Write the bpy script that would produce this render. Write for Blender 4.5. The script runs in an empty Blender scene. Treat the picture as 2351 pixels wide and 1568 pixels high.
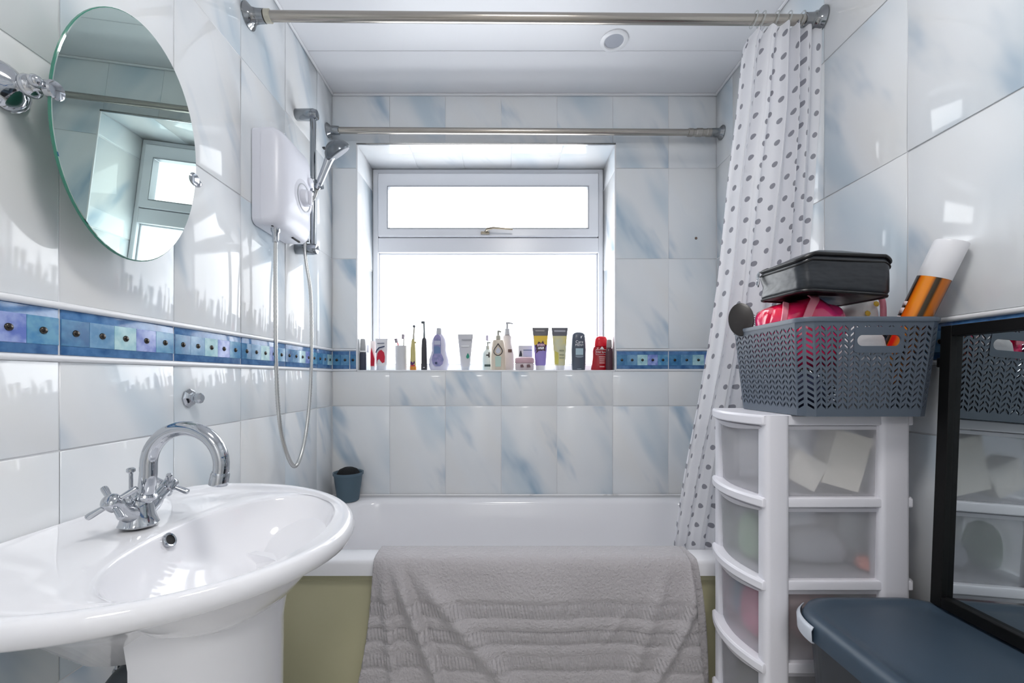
import bpy, math, random
from mathutils import Vector, Matrix, Euler
R = math.radians
random.seed(7)
scene = bpy.context.scene
COL = scene.collection
H = 1.077                      # eye height of the camera above the floor
FPX = 963.0                    # focal length in pixels of the 2351 px wide frame

# ------------------------------------------------------------------ camera
cam_d = bpy.data.cameras.new('camera')
cam = bpy.data.objects.new('camera', cam_d)
COL.objects.link(cam)
cam.location = (0, 0, H)
cam.rotation_euler = (R(90), 0, 0)
cam_d.sensor_width = 36.0
cam_d.lens = FPX / 2351 * 36.0
cam_d.shift_x = 18.5 / 2351
cam_d.shift_y = 83.0 / 2351
cam_d.clip_start = 0.02
scene.camera = cam

# ------------------------------------------------------------------ world, exposure
PANE_GLOW = 2.9                # overcast daylight on the frosted panes
HALL_FILL = 13.0               # added fill light in the unseen hallway behind the open door
CEILING_FILL = 22.0               # added opal fill light on the ceiling, out of view
world = bpy.data.worlds.new('world')
scene.world = world
world.use_nodes = True
bg = world.node_tree.nodes['Background']
bg.inputs[0].default_value = (0.85, 0.92, 1.0, 1)
bg.inputs[1].default_value = 1.0
vs = scene.view_settings
vs.view_transform = 'Standard'
vs.look = 'None'
vs.gamma = 1.0
vs.use_curve_mapping = False
vs.exposure = 0.64
scene.cycles.max_bounces = 8
scene.cycles.diffuse_bounces = 4
scene.cycles.glossy_bounces = 4
scene.cycles.transparent_max_bounces = 8
scene.cycles.transmission_bounces = 7
scene.cycles.caustics_reflective = False
scene.cycles.caustics_refractive = True
scene.cycles.adaptive_threshold = 0.06
scene.cycles.sample_clamp_indirect = 4.0

# ------------------------------------------------------------------ materials
def lin(c):
    out = []
    for v in c[:3]:
        v = v / 255.0
        out.append(v / 12.92 if v <= 0.04045 else ((v + 0.055) / 1.055) ** 2.4)
    return (out[0], out[1], out[2], 1.0)

def P(name, col, rough=0.4, metal=0.0, **kw):
    m = bpy.data.materials.new(name)
    m.use_nodes = True
    b = m.node_tree.nodes['Principled BSDF']
    b.inputs['Base Color'].default_value = lin(col)
    b.inputs['Roughness'].default_value = rough
    b.inputs['Metallic'].default_value = metal
    for k, v in kw.items():
        b.inputs[k.replace('_', ' ')].default_value = v
    return m

def nodes_of(m):
    return m.node_tree.nodes, m.node_tree.links, m.node_tree.nodes['Principled BSDF']

def add_bump(m, scale=60, strength=0.1, dist=0.002, detail=3, stretch=(1, 1, 1)):
    n, l, b = nodes_of(m)
    tc = n.new('ShaderNodeTexCoord'); mp = n.new('ShaderNodeMapping')
    mp.inputs['Scale'].default_value = stretch
    t = n.new('ShaderNodeTexNoise'); t.inputs['Scale'].default_value = scale
    t.inputs['Detail'].default_value = detail
    bp = n.new('ShaderNodeBump'); bp.inputs['Strength'].default_value = strength
    bp.inputs['Distance'].default_value = dist
    l.new(tc.outputs['Object'], mp.inputs['Vector']); l.new(mp.outputs[0], t.inputs['Vector'])
    l.new(t.outputs['Fac'], bp.inputs['Height']); l.new(bp.outputs[0], b.inputs['Normal'])
    return m

def mottle(m, c1, c2, scale=8, lo=0.35, hi=0.65, detail=3):
    n, l, b = nodes_of(m)
    tc = n.new('ShaderNodeTexCoord'); t = n.new('ShaderNodeTexNoise')
    t.noise_dimensions = '4D'
    oi = n.new('ShaderNodeObjectInfo'); mu = n.new('ShaderNodeMath'); mu.operation = 'MULTIPLY'
    mu.inputs[1].default_value = 37.0
    l.new(oi.outputs['Random'], mu.inputs[0]); l.new(mu.outputs[0], t.inputs['W'])
    t.inputs['Scale'].default_value = scale; t.inputs['Detail'].default_value = detail
    r = n.new('ShaderNodeValToRGB')
    r.color_ramp.elements[0].position = lo; r.color_ramp.elements[0].color = lin(c1)
    r.color_ramp.elements[1].position = hi; r.color_ramp.elements[1].color = lin(c2)
    l.new(tc.outputs['Object'], t.inputs['Vector']); l.new(t.outputs['Fac'], r.inputs[0])
    l.new(r.outputs[0], b.inputs['Base Color'])
    return m

def marble_tile():
    m = P('marble_glaze', (214, 219, 225), 0.07)
    n, l, b = nodes_of(m)
    tc = n.new('ShaderNodeTexCoord'); oi = n.new('ShaderNodeObjectInfo')
    ro = n.new('ShaderNodeMapping'); ro.inputs['Rotation'].default_value = (0, 0, R(-29))
    sc = n.new('ShaderNodeMapping'); sc.inputs['Scale'].default_value = (1.0, 0.30, 1.0)
    of = n.new('ShaderNodeVectorMath'); of.operation = 'SCALE'; of.inputs[0].default_value = (17.3, 29.1, 41.7)
    ad = n.new('ShaderNodeVectorMath'); ad.operation = 'ADD'
    l.new(oi.outputs['Random'], of.inputs['Scale'])
    l.new(tc.outputs['Object'], ro.inputs['Vector']); l.new(ro.outputs[0], sc.inputs['Vector'])
    l.new(sc.outputs[0], ad.inputs[0]); l.new(of.outputs[0], ad.inputs[1])
    def streak(scale, detail, lo, hi):
        t = n.new('ShaderNodeTexNoise'); t.inputs['Scale'].default_value = scale; t.inputs['Detail'].default_value = detail
        l.new(ad.outputs[0], t.inputs['Vector'])
        r = n.new('ShaderNodeMapRange'); r.inputs['From Min'].default_value = lo
        r.inputs['From Max'].default_value = hi; r.interpolation_type = 'SMOOTHSTEP'
        l.new(t.outputs['Fac'], r.inputs['Value'])
        return r.outputs['Result'], t.outputs['Fac']
    cloud, cfac = streak(5.0, 2, 0.48, 0.76)
    vein, _ = streak(7.5, 3, 0.56, 0.80)
    wr = n.new('ShaderNodeMapRange'); wr.inputs['From Min'].default_value = 0.48; wr.inputs['From Max'].default_value = 0.30
    l.new(cfac, wr.inputs['Value']); warm = wr.outputs['Result']
    base = n.new('ShaderNodeRGB'); base.outputs[0].default_value = lin((232, 235, 238))
    def mix(a, fac, col, amt):
        x = n.new('ShaderNodeMix'); x.data_type = 'RGBA'
        f = n.new('ShaderNodeMath'); f.operation = 'MULTIPLY'; f.inputs[1].default_value = amt
        l.new(fac, f.inputs[0]); l.new(f.outputs[0], x.inputs['Factor'])
        l.new(a, x.inputs['A']); x.inputs['B'].default_value = lin(col)
        return x.outputs['Result']
    c = mix(base.outputs[0], warm, (233, 232, 230), 0.6)
    c = mix(c, cloud, (188, 206, 219), 0.8)
    c = mix(c, vein, (128, 164, 192), 0.85)
    l.new(c, b.inputs['Base Color'])
    return m

M = {}
M['tile'] = marble_tile()
M['grout'] = P('grout', (228, 229, 232), 0.8)
M['white_trim'] = P('white_trim', (236, 237, 240), 0.15)
M['ceil'] = P('ceiling_pvc', (237, 238, 242), 0.35)
M['upvc'] = P('white_upvc', (228, 230, 236), 0.25)
M['chrome'] = P('chrome', (190, 193, 198), 0.07, 1.0)
M['rail_chrome'] = P('rail_chrome', (150, 155, 160), 0.1, 1.0)  # darker copy of chrome; dark reflections are put into its colour
M['nickel'] = P('brushed_nickel', (176, 170, 162), 0.22, 1.0)
M['steel_trim'] = P('steel_trim', (200, 204, 210), 0.12, 1.0)
M['ceramic'] = P('white_ceramic', (236, 236, 240), 0.07, 0, Coat_Weight=0.3)
M['acrylic'] = P('bath_acrylic', (238, 238, 242), 0.12)
M['panel'] = mottle(P('cream_bath_panel', (190, 186, 152), 0.35), (188, 184, 150), (196, 192, 160), 3)
M['plastic_white'] = P('white_plastic', (226, 227, 236), 0.3)
M['plastic_lilac'] = P('tower_plastic', (232, 231, 238), 0.32)
M['mirror'] = P('mirror_silver', (196, 212, 206), 0.0, 1.0)
M['mirror_edge'] = P('mirror_glass_edge', (60, 130, 110), 0.1)
M['black'] = P('black_frame', (10, 10, 11), 0.45, 0, Specular_IOR_Level=0.25)
M['rubber'] = P('dark_grey_pipe', (58, 64, 70), 0.35)
M['slate'] = add_bump(mottle(P('slate_plastic', (58, 72, 88), 0.38), (54, 69, 84), (66, 82, 98), 3), 220, 0.08, 0.0006)
M['basket'] = P('basket_plastic', (88, 98, 111), 0.42)
M['dark'] = P('dark_hole', (18, 18, 20), 0.7)
M['grey'] = P('mid_grey', (150, 153, 160), 0.35)
M['floor'] = mottle(P('pale_vinyl', (218, 216, 212), 0.4), (212, 210, 206), (224, 222, 218), 14)
M['door'] = P('dark_wood_door', (92, 72, 58), 0.35)

def pane_mat():
    m = bpy.data.materials.new('frosted_pane')
    m.use_nodes = True
    n, l = m.node_tree.nodes, m.node_tree.links
    b = n['Principled BSDF']
    b.inputs['Base Color'].default_value = (0.8, 0.85, 0.9, 1)
    b.inputs['Roughness'].default_value = 0.2
    b.inputs['Emission Color'].default_value = (0.955, 0.98, 1.0, 1)
    b.inputs['Emission Strength'].default_value = PANE_GLOW
    tc = n.new('ShaderNodeTexCoord'); t = n.new('ShaderNodeTexVoronoi'); t.inputs['Scale'].default_value = 90
    bp = n.new('ShaderNodeBump'); bp.inputs['Strength'].default_value = 0.3; bp.inputs['Distance'].default_value = 0.002
    l.new(tc.outputs['Object'], t.inputs['Vector']); l.new(t.outputs['Distance'], bp.inputs['Height'])
    l.new(bp.outputs[0], b.inputs['Normal'])
    return m
M['pane'] = pane_mat()

def frosted(name, tint, clear=0.2, milk=0.35):
    m = bpy.data.materials.new(name); m.use_nodes = True
    n, l = m.node_tree.nodes, m.node_tree.links
    b = n['Principled BSDF']; out = n['Material Output']
    b.inputs['Base Color'].default_value = lin(tint); b.inputs['Roughness'].default_value = 0.35
    rf = n.new('ShaderNodeBsdfRefraction'); rf.inputs['Color'].default_value = (0.95, 0.95, 0.97, 1)
    rf.inputs['Roughness'].default_value = 0.25; rf.inputs['IOR'].default_value = 1.08
    tl = n.new('ShaderNodeBsdfTranslucent'); tl.inputs['Color'].default_value = lin(tint)
    tr = n.new('ShaderNodeBsdfTransparent')
    m1 = n.new('ShaderNodeMixShader'); m1.inputs[0].default_value = 0.4
    l.new(b.outputs[0], m1.inputs[1]); l.new(tl.outputs[0], m1.inputs[2])
    m2 = n.new('ShaderNodeMixShader'); m2.inputs[0].default_value = clear / (1 - milk)
    l.new(rf.outputs[0], m2.inputs[1]); l.new(tr.outputs[0], m2.inputs[2])
    m3 = n.new('ShaderNodeMixShader'); m3.inputs[0].default_value = milk
    l.new(m2.outputs[0], m3.inputs[1]); l.new(m1.outputs[0], m3.inputs[2])
    l.new(m3.outputs[0], out.inputs['Surface'])
    return m
M['frost'] = frosted('frosted_drawer_plastic', (242, 241, 244), 0.54, 0.27)
M['tint_cup'] = frosted('smoky_blue_plastic', (118, 142, 158), 0.2, 0.75)
M['clear'] = frosted('clear_plastic', (222, 228, 226), 0.5, 0.35)

def cloth(name, col, trans=0.25, rough=0.8):
    m = P(name, col, rough)
    n, l, b = nodes_of(m)
    tl = n.new('ShaderNodeBsdfTranslucent'); tl.inputs['Color'].default_value = lin(col)
    mx = n.new('ShaderNodeMixShader'); mx.inputs[0].default_value = trans
    l.new(b.outputs[0], mx.inputs[1]); l.new(tl.outputs[0], mx.inputs[2])
    l.new(mx.outputs[0], n['Material Output'].inputs['Surface'])
    return m, tl

def dotted():
    m, tl = cloth('dotted_curtain', (240, 240, 244), 0.3, 0.55)
    n, l, b = nodes_of(m)
    uv = n.new('ShaderNodeUVMap'); uv.uv_map = 'UVMap'
    def grid(off):
        a = n.new('ShaderNodeVectorMath'); a.operation = 'ADD'; a.inputs[1].default_value = (off, off, 0)
        f = n.new('ShaderNodeVectorMath'); f.operation = 'FRACTION'
        s = n.new('ShaderNodeVectorMath'); s.operation = 'SUBTRACT'; s.inputs[1].default_value = (0.5, 0.5, 0)
        g = n.new('ShaderNodeVectorMath'); g.operation = 'LENGTH'
        c = n.new('ShaderNodeMath'); c.operation = 'LESS_THAN'; c.inputs[1].default_value = 0.128
        l.new(uv.outputs[0], a.inputs[0]); l.new(a.outputs[0], f.inputs[0]); l.new(f.outputs[0], s.inputs[0])
        l.new(s.outputs[0], g.inputs[0]); l.new(g.outputs['Value'], c.inputs[0])
        return c.outputs[0]
    mx = n.new('ShaderNodeMath'); mx.operation = 'MAXIMUM'
    l.new(grid(0.0), mx.inputs[0]); l.new(grid(0.5), mx.inputs[1])
    c = n.new('ShaderNodeMix'); c.data_type = 'RGBA'
    c.inputs['A'].default_value = lin((240, 240, 244)); c.inputs['B'].default_value = lin((150, 150, 158))
    l.new(mx.outputs[0], c.inputs['Factor'])
    l.new(c.outputs['Result'], b.inputs['Base Color']); l.new(c.outputs['Result'], tl.inputs['Color'])
    return m
M['curtain'] = dotted()

def towel_mat():
    m = P('grey_terry', (182, 178, 181), 0.95, 0, Sheen_Weight=0.4)
    n, l, b = nodes_of(m)
    uv = n.new('ShaderNodeUVMap'); uv.uv_map = 'UVMap'
    sp = n.new('ShaderNodeSeparateXYZ'); l.new(uv.outputs[0], sp.inputs[0])
    def math_(op, a, bv):
        x = n.new('ShaderNodeMath'); x.operation = op
        if hasattr(a, 'is_output'): l.new(a, x.inputs[0])
        else: x.inputs[0].default_value = a
        if bv is not None:
            if hasattr(bv, 'is_output'): l.new(bv, x.inputs[1])
            else: x.inputs[1].default_value = bv
        return x.outputs[0]
    U, V = sp.outputs[0], sp.outputs[1]
    band = None
    for v0, v1 in ((0.105, 0.142), (0.178, 0.214), (0.250, 0.288)):
        g = math_('MULTIPLY', math_('GREATER_THAN', V, v0), math_('LESS_THAN', V, v1))
        band = g if band is None else math_('ADD', band, g)
    sl = math_('ADD', math_('MULTIPLY', U, 95.0), math_('MULTIPLY', V, -26.0))
    rib = math_('MULTIPLY', math_('ADD', math_('SINE', math_('MULTIPLY', sl, 6.2832), None), 1.0), 0.5)
    tc = n.new('ShaderNodeTexCoord')
    t = n.new('ShaderNodeTexNoise'); t.inputs['Scale'].default_value = 130; t.inputs['Detail'].default_value = 3
    l.new(tc.outputs['Object'], t.inputs['Vector'])
    t2 = n.new('ShaderNodeTexNoise'); t2.inputs['Scale'].default_value = 26; t2.inputs['Detail'].default_value = 3
    l.new(tc.outputs['Object'], t2.inputs['Vector'])
    hgt = math_('ADD', math_('MULTIPLY', math_('MULTIPLY', rib, band), 0.55),
                math_('ADD', math_('MULTIPLY', t.outputs['Fac'], 0.9), math_('MULTIPLY', t2.outputs['Fac'], 0.9)))
    hgt = math_('SUBTRACT', hgt, math_('MULTIPLY', band, 0.4))
    bp = n.new('ShaderNodeBump'); bp.inputs['Strength'].default_value = 0.9; bp.inputs['Distance'].default_value = 0.006
    l.new(hgt, bp.inputs['Height']); l.new(bp.outputs[0], b.inputs['Normal'])
    return m
M['towel'] = towel_mat()

# ------------------------------------------------------------------ mesh helpers
def box(x0, x1, y0, y1, z0, z1):
    v = [(x0, y0, z0), (x1, y0, z0), (x1, y1, z0), (x0, y1, z0), (x0, y0, z1), (x1, y0, z1), (x1, y1, z1), (x0, y1, z1)]
    f = [(0, 3, 2, 1), (4, 5, 6, 7), (0, 1, 5, 4), (1, 2, 6, 5), (2, 3, 7, 6), (3, 0, 4, 7)]
    return v, f

def join(*parts):
    V, F = [], []
    for v, f in parts:
        o = len(V); V += list(v); F += [tuple(i + o for i in p) for p in f]
    return V, F

def loft(rings, cap0=True, cap1=True):
    n = len(rings[0]); V = [p for r in rings for p in r]; F = []
    for i in range(len(rings) - 1):
        for j in range(n):
            a, b = i * n + j, i * n + (j + 1) % n
            F.append((a, b, b + n, a + n))
    if cap0: F.append(tuple(reversed(range(n))))
    if cap1: F.append(tuple(range((len(rings) - 1) * n, len(rings) * n)))
    return V, F

def frames(pts):
    pts = [Vector(p) for p in pts]
    T = []
    for i in range(len(pts)):
        a = pts[max(0, i - 1)]; b = pts[min(len(pts) - 1, i + 1)]
        T.append((b - a).normalized())
    up = Vector((0, 0, 1)) if abs(T[0].z) < 0.9 else Vector((1, 0, 0))
    N = (up - T[0] * up.dot(T[0])).normalized()
    out = []
    for t in T:
        N = (N - t * N.dot(t)).normalized()
        out.append((t, N, t.cross(N)))
    return pts, out

def tube(pts, r, n=12, caps=True):
    pts, fr = frames(pts)
    rings = []
    for i, p in enumerate(pts):
        rr = r[i] if isinstance(r, (list, tuple)) else r
        _, N, B = fr[i]
        rings.append([tuple(p + N * (rr * math.cos(2 * math.pi * k / n)) + B * (rr * math.sin(2 * math.pi * k / n))) for k in range(n)])
    return loft(rings, caps, caps)

def lathe(profile, n=28, origin=(0, 0, 0), axis=(0, 0, 1), caps=True):
    """profile: list of (distance along the axis, radius)"""
    o = Vector(origin); a = Vector(axis).normalized()
    up = Vector((0, 0, 1)) if abs(a.z) < 0.9 else Vector((1, 0, 0))
    N = (up - a * up.dot(a)).normalized(); B = a.cross(N)
    rings = []
    for h, r in profile:
        r = max(r, 1e-5)
        rings.append([tuple(o + a * h + N * (r * math.cos(2 * math.pi * k / n)) + B * (r * math.sin(2 * math.pi * k / n))) for k in range(n)])
    return loft(rings, caps, caps)

def smooth_path(pts, k=8):
    P_ = [Vector(p) for p in pts]; out = []
    for i in range(len(P_) - 1):
        p0 = P_[max(0, i - 1)]; p1 = P_[i]; p2 = P_[i + 1]; p3 = P_[min(len(P_) - 1, i + 2)]
        for j in range(k):
            t = j / k
            out.append(0.5 * ((2 * p1) + (p2 - p0) * t + (2 * p0 - 5 * p1 + 4 * p2 - p3) * t * t + (3 * p1 - p0 - 3 * p2 + p3) * t ** 3))
    out.append(P_[-1])
    return out

def sring(cx, cy, z, hx, hy, e=2.0, n=28):
    r = []
    for k in range(n):
        a = 2 * math.pi * k / n; c, s = math.cos(a), math.sin(a)
        r.append((cx + hx * math.copysign(abs(c) ** (2 / e), c), cy + hy * math.copysign(abs(s) ** (2 / e), s), z))
    return r

def rrect_pts(x0, x1, y0, y1, r, k=8):
    pts = []
    for cx, cy, a0 in ((x1 - r, y0 + r, -90), (x1 - r, y1 - r, 0), (x0 + r, y1 - r, 90), (x0 + r, y0 + r, 180)):
        for i in range(k + 1):
            a = R(a0 + 90 * i / k); pts.append((cx + r * math.cos(a), cy + r * math.sin(a)))
    return pts

def grid_faces(nu, nv):
    return [(j * nu + i, j * nu + i + 1, (j + 1) * nu + i + 1, (j + 1) * nu + i) for j in range(nv - 1) for i in range(nu - 1)]

def smoothen(me, angle=38):
    me.polygons.foreach_set('use_smooth', [True] * len(me.polygons))
    me.set_sharp_from_angle(angle=R(angle))

def make(name, geo, mat, parent=None, smooth=38, bevel=0, seg=2, solid=0, sub=0, local=False, kind=None, solid_off=0):
    """one mesh object; geometry in world coordinates (local=True: in the parent's frame)"""
    v, f = geo
    me = bpy.data.meshes.new(name)
    if parent is not None and not local:
        o = parent
        L = Vector((0, 0, 0))
        while o is not None:
            L += o.location; o = o.parent
        v = [(p[0] - L.x, p[1] - L.y, p[2] - L.z) for p in v]
    me.from_pydata([tuple(p) for p in v], [], f)
    me.update()
    if smooth: smoothen(me, smooth)
    me.materials.append(M[mat] if isinstance(mat, str) else mat)
    o = bpy.data.objects.new(name, me)
    COL.objects.link(o)
    if parent is not None: o.parent = parent
    if kind: o['kind'] = kind
    if solid:
        md = o.modifiers.new('solid', 'SOLIDIFY'); md.thickness = solid; md.offset = solid_off
    if bevel:
        md = o.modifiers.new('bevel', 'BEVEL'); md.width = bevel; md.segments = seg; md.limit_method = 'ANGLE'; md.angle_limit = R(40)
    if sub:
        md = o.modifiers.new('sub', 'SUBSURF'); md.levels = sub; md.render_levels = sub
    return o

def thing(name, label, cat, loc=(0, 0, 0), group=None, rz=0):
    o = bpy.data.objects.new(name, None)
    COL.objects.link(o)
    o.location = loc; o.rotation_euler = (0, 0, rz)
    o.empty_display_size = 0.05
    return tag(o, label, cat, group)

def tag(o, label, cat, group=None):
    o['label'] = label; o['category'] = cat
    if group: o['group'] = group
    return o

def struct(name, geo, mat, **kw):
    o = make(name, geo, mat, **kw)
    o['kind'] = 'structure'
    return o

def text_part(name, body, size, mat, parent, loc, rot=(R(90), 0, 0), depth=0.0003, align='CENTER', sx=1.0):
    cu = bpy.data.curves.new(name, 'FONT')
    cu.body = body; cu.size = size; cu.extrude = depth; cu.align_x = align; cu.align_y = 'CENTER'; cu.resolution_u = 3
    tmp = bpy.data.objects.new(name, cu); COL.objects.link(tmp)
    dg = bpy.context.evaluated_depsgraph_get(); dg.update()
    me = bpy.data.meshes.new_from_object(tmp.evaluated_get(dg))
    bpy.data.objects.remove(tmp); bpy.data.curves.remove(cu)
    me.name = name
    me.materials.clear(); me.materials.append(M[mat] if isinstance(mat, str) else mat)
    o = bpy.data.objects.new(name, me); COL.objects.link(o)
    o.parent = parent
    L = Vector((0, 0, 0)); q = parent
    while q is not None:
        L += q.location; q = q.parent
    o.location = Vector(loc) - L; o.rotation_euler = rot; o.scale = (sx, 1, 1)
    return o

def Z(rel): return H + rel
def at(px, py, d): return ((px - 1157) * d / FPX, d, H + (867 - py) * d / FPX)

# ------------------------------------------------------------------ the room shell
XL, XR, YB, YF = -0.770, 0.953, 1.881, -0.80      # tile faces left, right, window wall; wall behind the camera
ZC = Z(1.27)
T = 0.0018                                         # how far tiles stand proud of the grout
OP = (-0.658, 0.498, 0.033, 1.045)                 # window opening x0, x1, z0, z1 (z from eye height)

ROWS = [(-1.0745, -0.9295), (-0.9265, -0.5285), (-0.5255, -0.1285), (-0.1255, 0.0275), (0.1315, 0.5310), (0.5340, 0.9370), (0.9400, 1.268)]
BORDER = (0.0395, 0.1185)
G = 0.0022

wall_left = struct('wall_left', box(XL - 0.08, XL - T, YF, YB + 0.3, 0, ZC), 'grout')
wall_right = struct('wall_right', box(XR + T, XR + 0.08, YF, YB + 0.3, 0, ZC), 'grout')
wb = YB + T
wall_back = struct('wall_back', join(
    box(XL - T, OP[0] - T, wb, wb + 0.3, 0, ZC), box(OP[1] + T, XR + T, wb, wb + 0.3, 0, ZC),
    box(OP[0] - T, OP[1] + T, wb, wb + 0.3, 0, Z(OP[2]) - T), box(OP[0] - T, OP[1] + T, wb, wb + 0.3, Z(OP[3]) + T, ZC)), 'grout')
M['paint'] = P('painted_wall', (236, 237, 238), 0.6)
DX0, DX1, DZ = -0.35, 0.41, 2.0                    # added doorway behind the camera, lets hallway fill light in
wall_front = struct('wall_front', join(box(XL - 0.08, DX0, YF - 0.1, YF, 0, ZC), box(DX1, XR + 0.08, YF - 0.1, YF, 0, ZC), box(DX0, DX1, YF - 0.1, YF, DZ, ZC)), 'paint')
wall_added_hallway = struct('wall_added_hallway', join(box(-1.25, -1.17, -2.5, YF - 0.1, 0, ZC), box(1.17, 1.25, -2.5, YF - 0.1, 0, ZC), box(-1.25, 1.25, -2.58, -2.5, 0, ZC)), 'paint')  # hallway walls, floor and ceiling added to carry fill light indoors
floor_added_hallway = struct('floor_added_hallway', box(-1.25, 1.25, -2.58, YF, -0.06, 0), 'floor')
ceiling_added_hallway = struct('ceiling_added_hallway', box(-1.25, 1.25, -2.58, YF - 0.1, ZC, ZC + 0.06), 'paint')
floor = struct('floor', box(XL - 0.08, XR + 0.08, YF, YB + 0.3, -0.06, 0), 'floor')
ceiling = struct('ceiling', box(XL - 0.08, XR + 0.08, YF - 0.1, YB + 0.3, ZC + 0.004, ZC + 0.06), 'grout')

tile_cache = {}
def tile_mesh(w, h, mat):
    key = (round(w, 4), round(h, 4), mat)
    if key in tile_cache: return tile_cache[key]
    c = 0.0012
    def rect(i, z): return [(-w / 2 + i, -h / 2 + i, z), (w / 2 - i, -h / 2 + i, z), (w / 2 - i, h / 2 - i, z), (-w / 2 + i, h / 2 - i, z)]
    V, F = loft([rect(0, -T), rect(0, -0.0007), rect(c, 0)], False, True)
    me = bpy.data.meshes.new('wall_tile'); me.from_pydata(V, [], F); me.update()
    smoothen(me, 60)
    me.materials.append(M[mat])
    tile_cache[key] = me
    return me

BASIS = {'left': (Vector((0, 1, 0)), Vector((0, 0, 1)), Vector((1, 0, 0))),
         'back': (Vector((1, 0, 0)), Vector((0, 0, 1)), Vector((0, -1, 0))),
         'right': (Vector((0, -1, 0)), Vector((0, 0, 1)), Vector((-1, 0, 0))),
         'top': (Vector((1, 0, 0)), Vector((0, 1, 0)), Vector((0, 0, -1))),
         'sill': (Vector((1, 0, 0)), Vector((0, 1, 0)), Vector((0, 0, 1)))}
def place(name, me, parent, side, centre, jit=0.0):
    o = bpy.data.objects.new(name, me); COL.objects.link(o); o.parent = parent
    x, y, z = BASIS[side]
    if side == 'top': x = -x
    m = Matrix((x, y, z)).transposed()
    if jit:
        m = m @ Euler((random.gauss(0, jit), random.gauss(0, jit), 0)).to_matrix()
    o.matrix_local = Matrix.Translation(Vector(centre)) @ m.to_4x4()
    return o

JIT = 0.0035
def tiles_side(wall, side, X, joints):
    for a, b in zip(joints[:-1], joints[1:]):
        for z0, z1 in ROWS:
            if b < 1.15 and z1 < -0.6 and False: continue
            place('wall_tile', tile_mesh(b - a - G, z1 - z0, 'tile'), wall, side, (X, (a + b) / 2, Z((z0 + z1) / 2)), JIT)
jl = [YF, -0.523, -0.273, -0.023, 0.227, 0.477, 0.727, 0.979, 1.228, 1.477, 1.727, YB]
jr = [YF, -0.509, -0.259, -0.009, 0.241, 0.491, 0.741, 0.991, 1.249, 1.499, 1.749, YB]
tiles_side(wall_left, 'left', XL, jl)
tiles_side(wall_right, 'right', XR, jr)

# window wall: rectangles cut by the opening
jb = [XL, -0.512, -0.262, -0.012, 0.238, 0.488, 0.738, XR]
def poly_tile(pts, wall):
    cx = sum(p[0] for p in pts) / len(pts); cz = sum(p[1] for p in pts) / len(pts)
    n = len(pts)
    V = [(p[0] - cx, p[1] - cz, -T) for p in pts] + [(p[0] - cx, p[1] - cz, 0) for p in pts]
    F = [tuple(range(n, 2 * n))] + [(i, (i + 1) % n, (i + 1) % n + n, i + n) for i in range(n)]
    me = bpy.data.meshes.new('wall_tile'); me.from_pydata(V, [], F); me.update(); me.materials.append(M['tile'])
    place('wall_tile', me, wall, 'back', (cx, YB, Z(cz)), JIT)
for a, b in zip(jb[:-1], jb[1:]):
    x0, x1 = a + G / 2, b - G / 2
    for z0, z1 in ROWS:
        if z1 < -0.6: continue
        ox0, ox1, oz0, oz1 = OP[0] - 0.003, OP[1] + 0.003, OP[2] - 0.003, OP[3] + 0.003
        ix0, ix1, iz0, iz1 = max(x0, ox0), min(x1, ox1), max(z0, oz0), min(z1, oz1)
        if ix0 >= ix1 or iz0 >= iz1:
            place('wall_tile', tile_mesh(x1 - x0, z1 - z0, 'tile'), wall_back, 'back', ((x0 + x1) / 2, YB, Z((z0 + z1) / 2)), JIT)
            continue
        fullx, fullz = ix0 <= x0 and ix1 >= x1, iz0 <= z0 and iz1 >= z1
        if fullx and fullz: continue
        if fullz:
            r = (x0, ix0, z0, z1) if ix1 >= x1 else (ix1, x1, z0, z1)
            if r[1] - r[0] > 0.006:
                poly_tile([(r[0], r[2]), (r[1], r[2]), (r[1], r[3]), (r[0], r[3])], wall_back)
        elif fullx:
            r = (z0, iz0) if iz1 >= z1 else (iz1, z1)
            if r[1] - r[0] > 0.006:
                poly_tile([(x0, r[0]), (x1, r[0]), (x1, r[1]), (x0, r[1])], wall_back)
        else:                                     # a corner: an L-shaped tile
            if iz0 <= z0 and ix1 >= x1:           # opening takes the lower right
                poly_tile([(x0, z0), (ix0, z0), (ix0, iz1), (x1, iz1), (x1, z1), (x0, z1)], wall_back)
            elif iz0 <= z0:                       # lower left
                poly_tile([(ix1, z0), (x1, z0), (x1, z1), (x0, z1), (x0, iz1), (ix1, iz1)], wall_back)
            elif ix1 >= x1:                       # upper right
                poly_tile([(x0, z0), (x1, z0), (x1, iz0), (ix0, iz0), (ix0, z1), (x0, z1)], wall_back)
            else:
                poly_tile([(x0, z0), (x1, z0), (x1, z1), (ix1, z1), (ix1, iz0), (x0, iz0)], wall_back)

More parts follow.
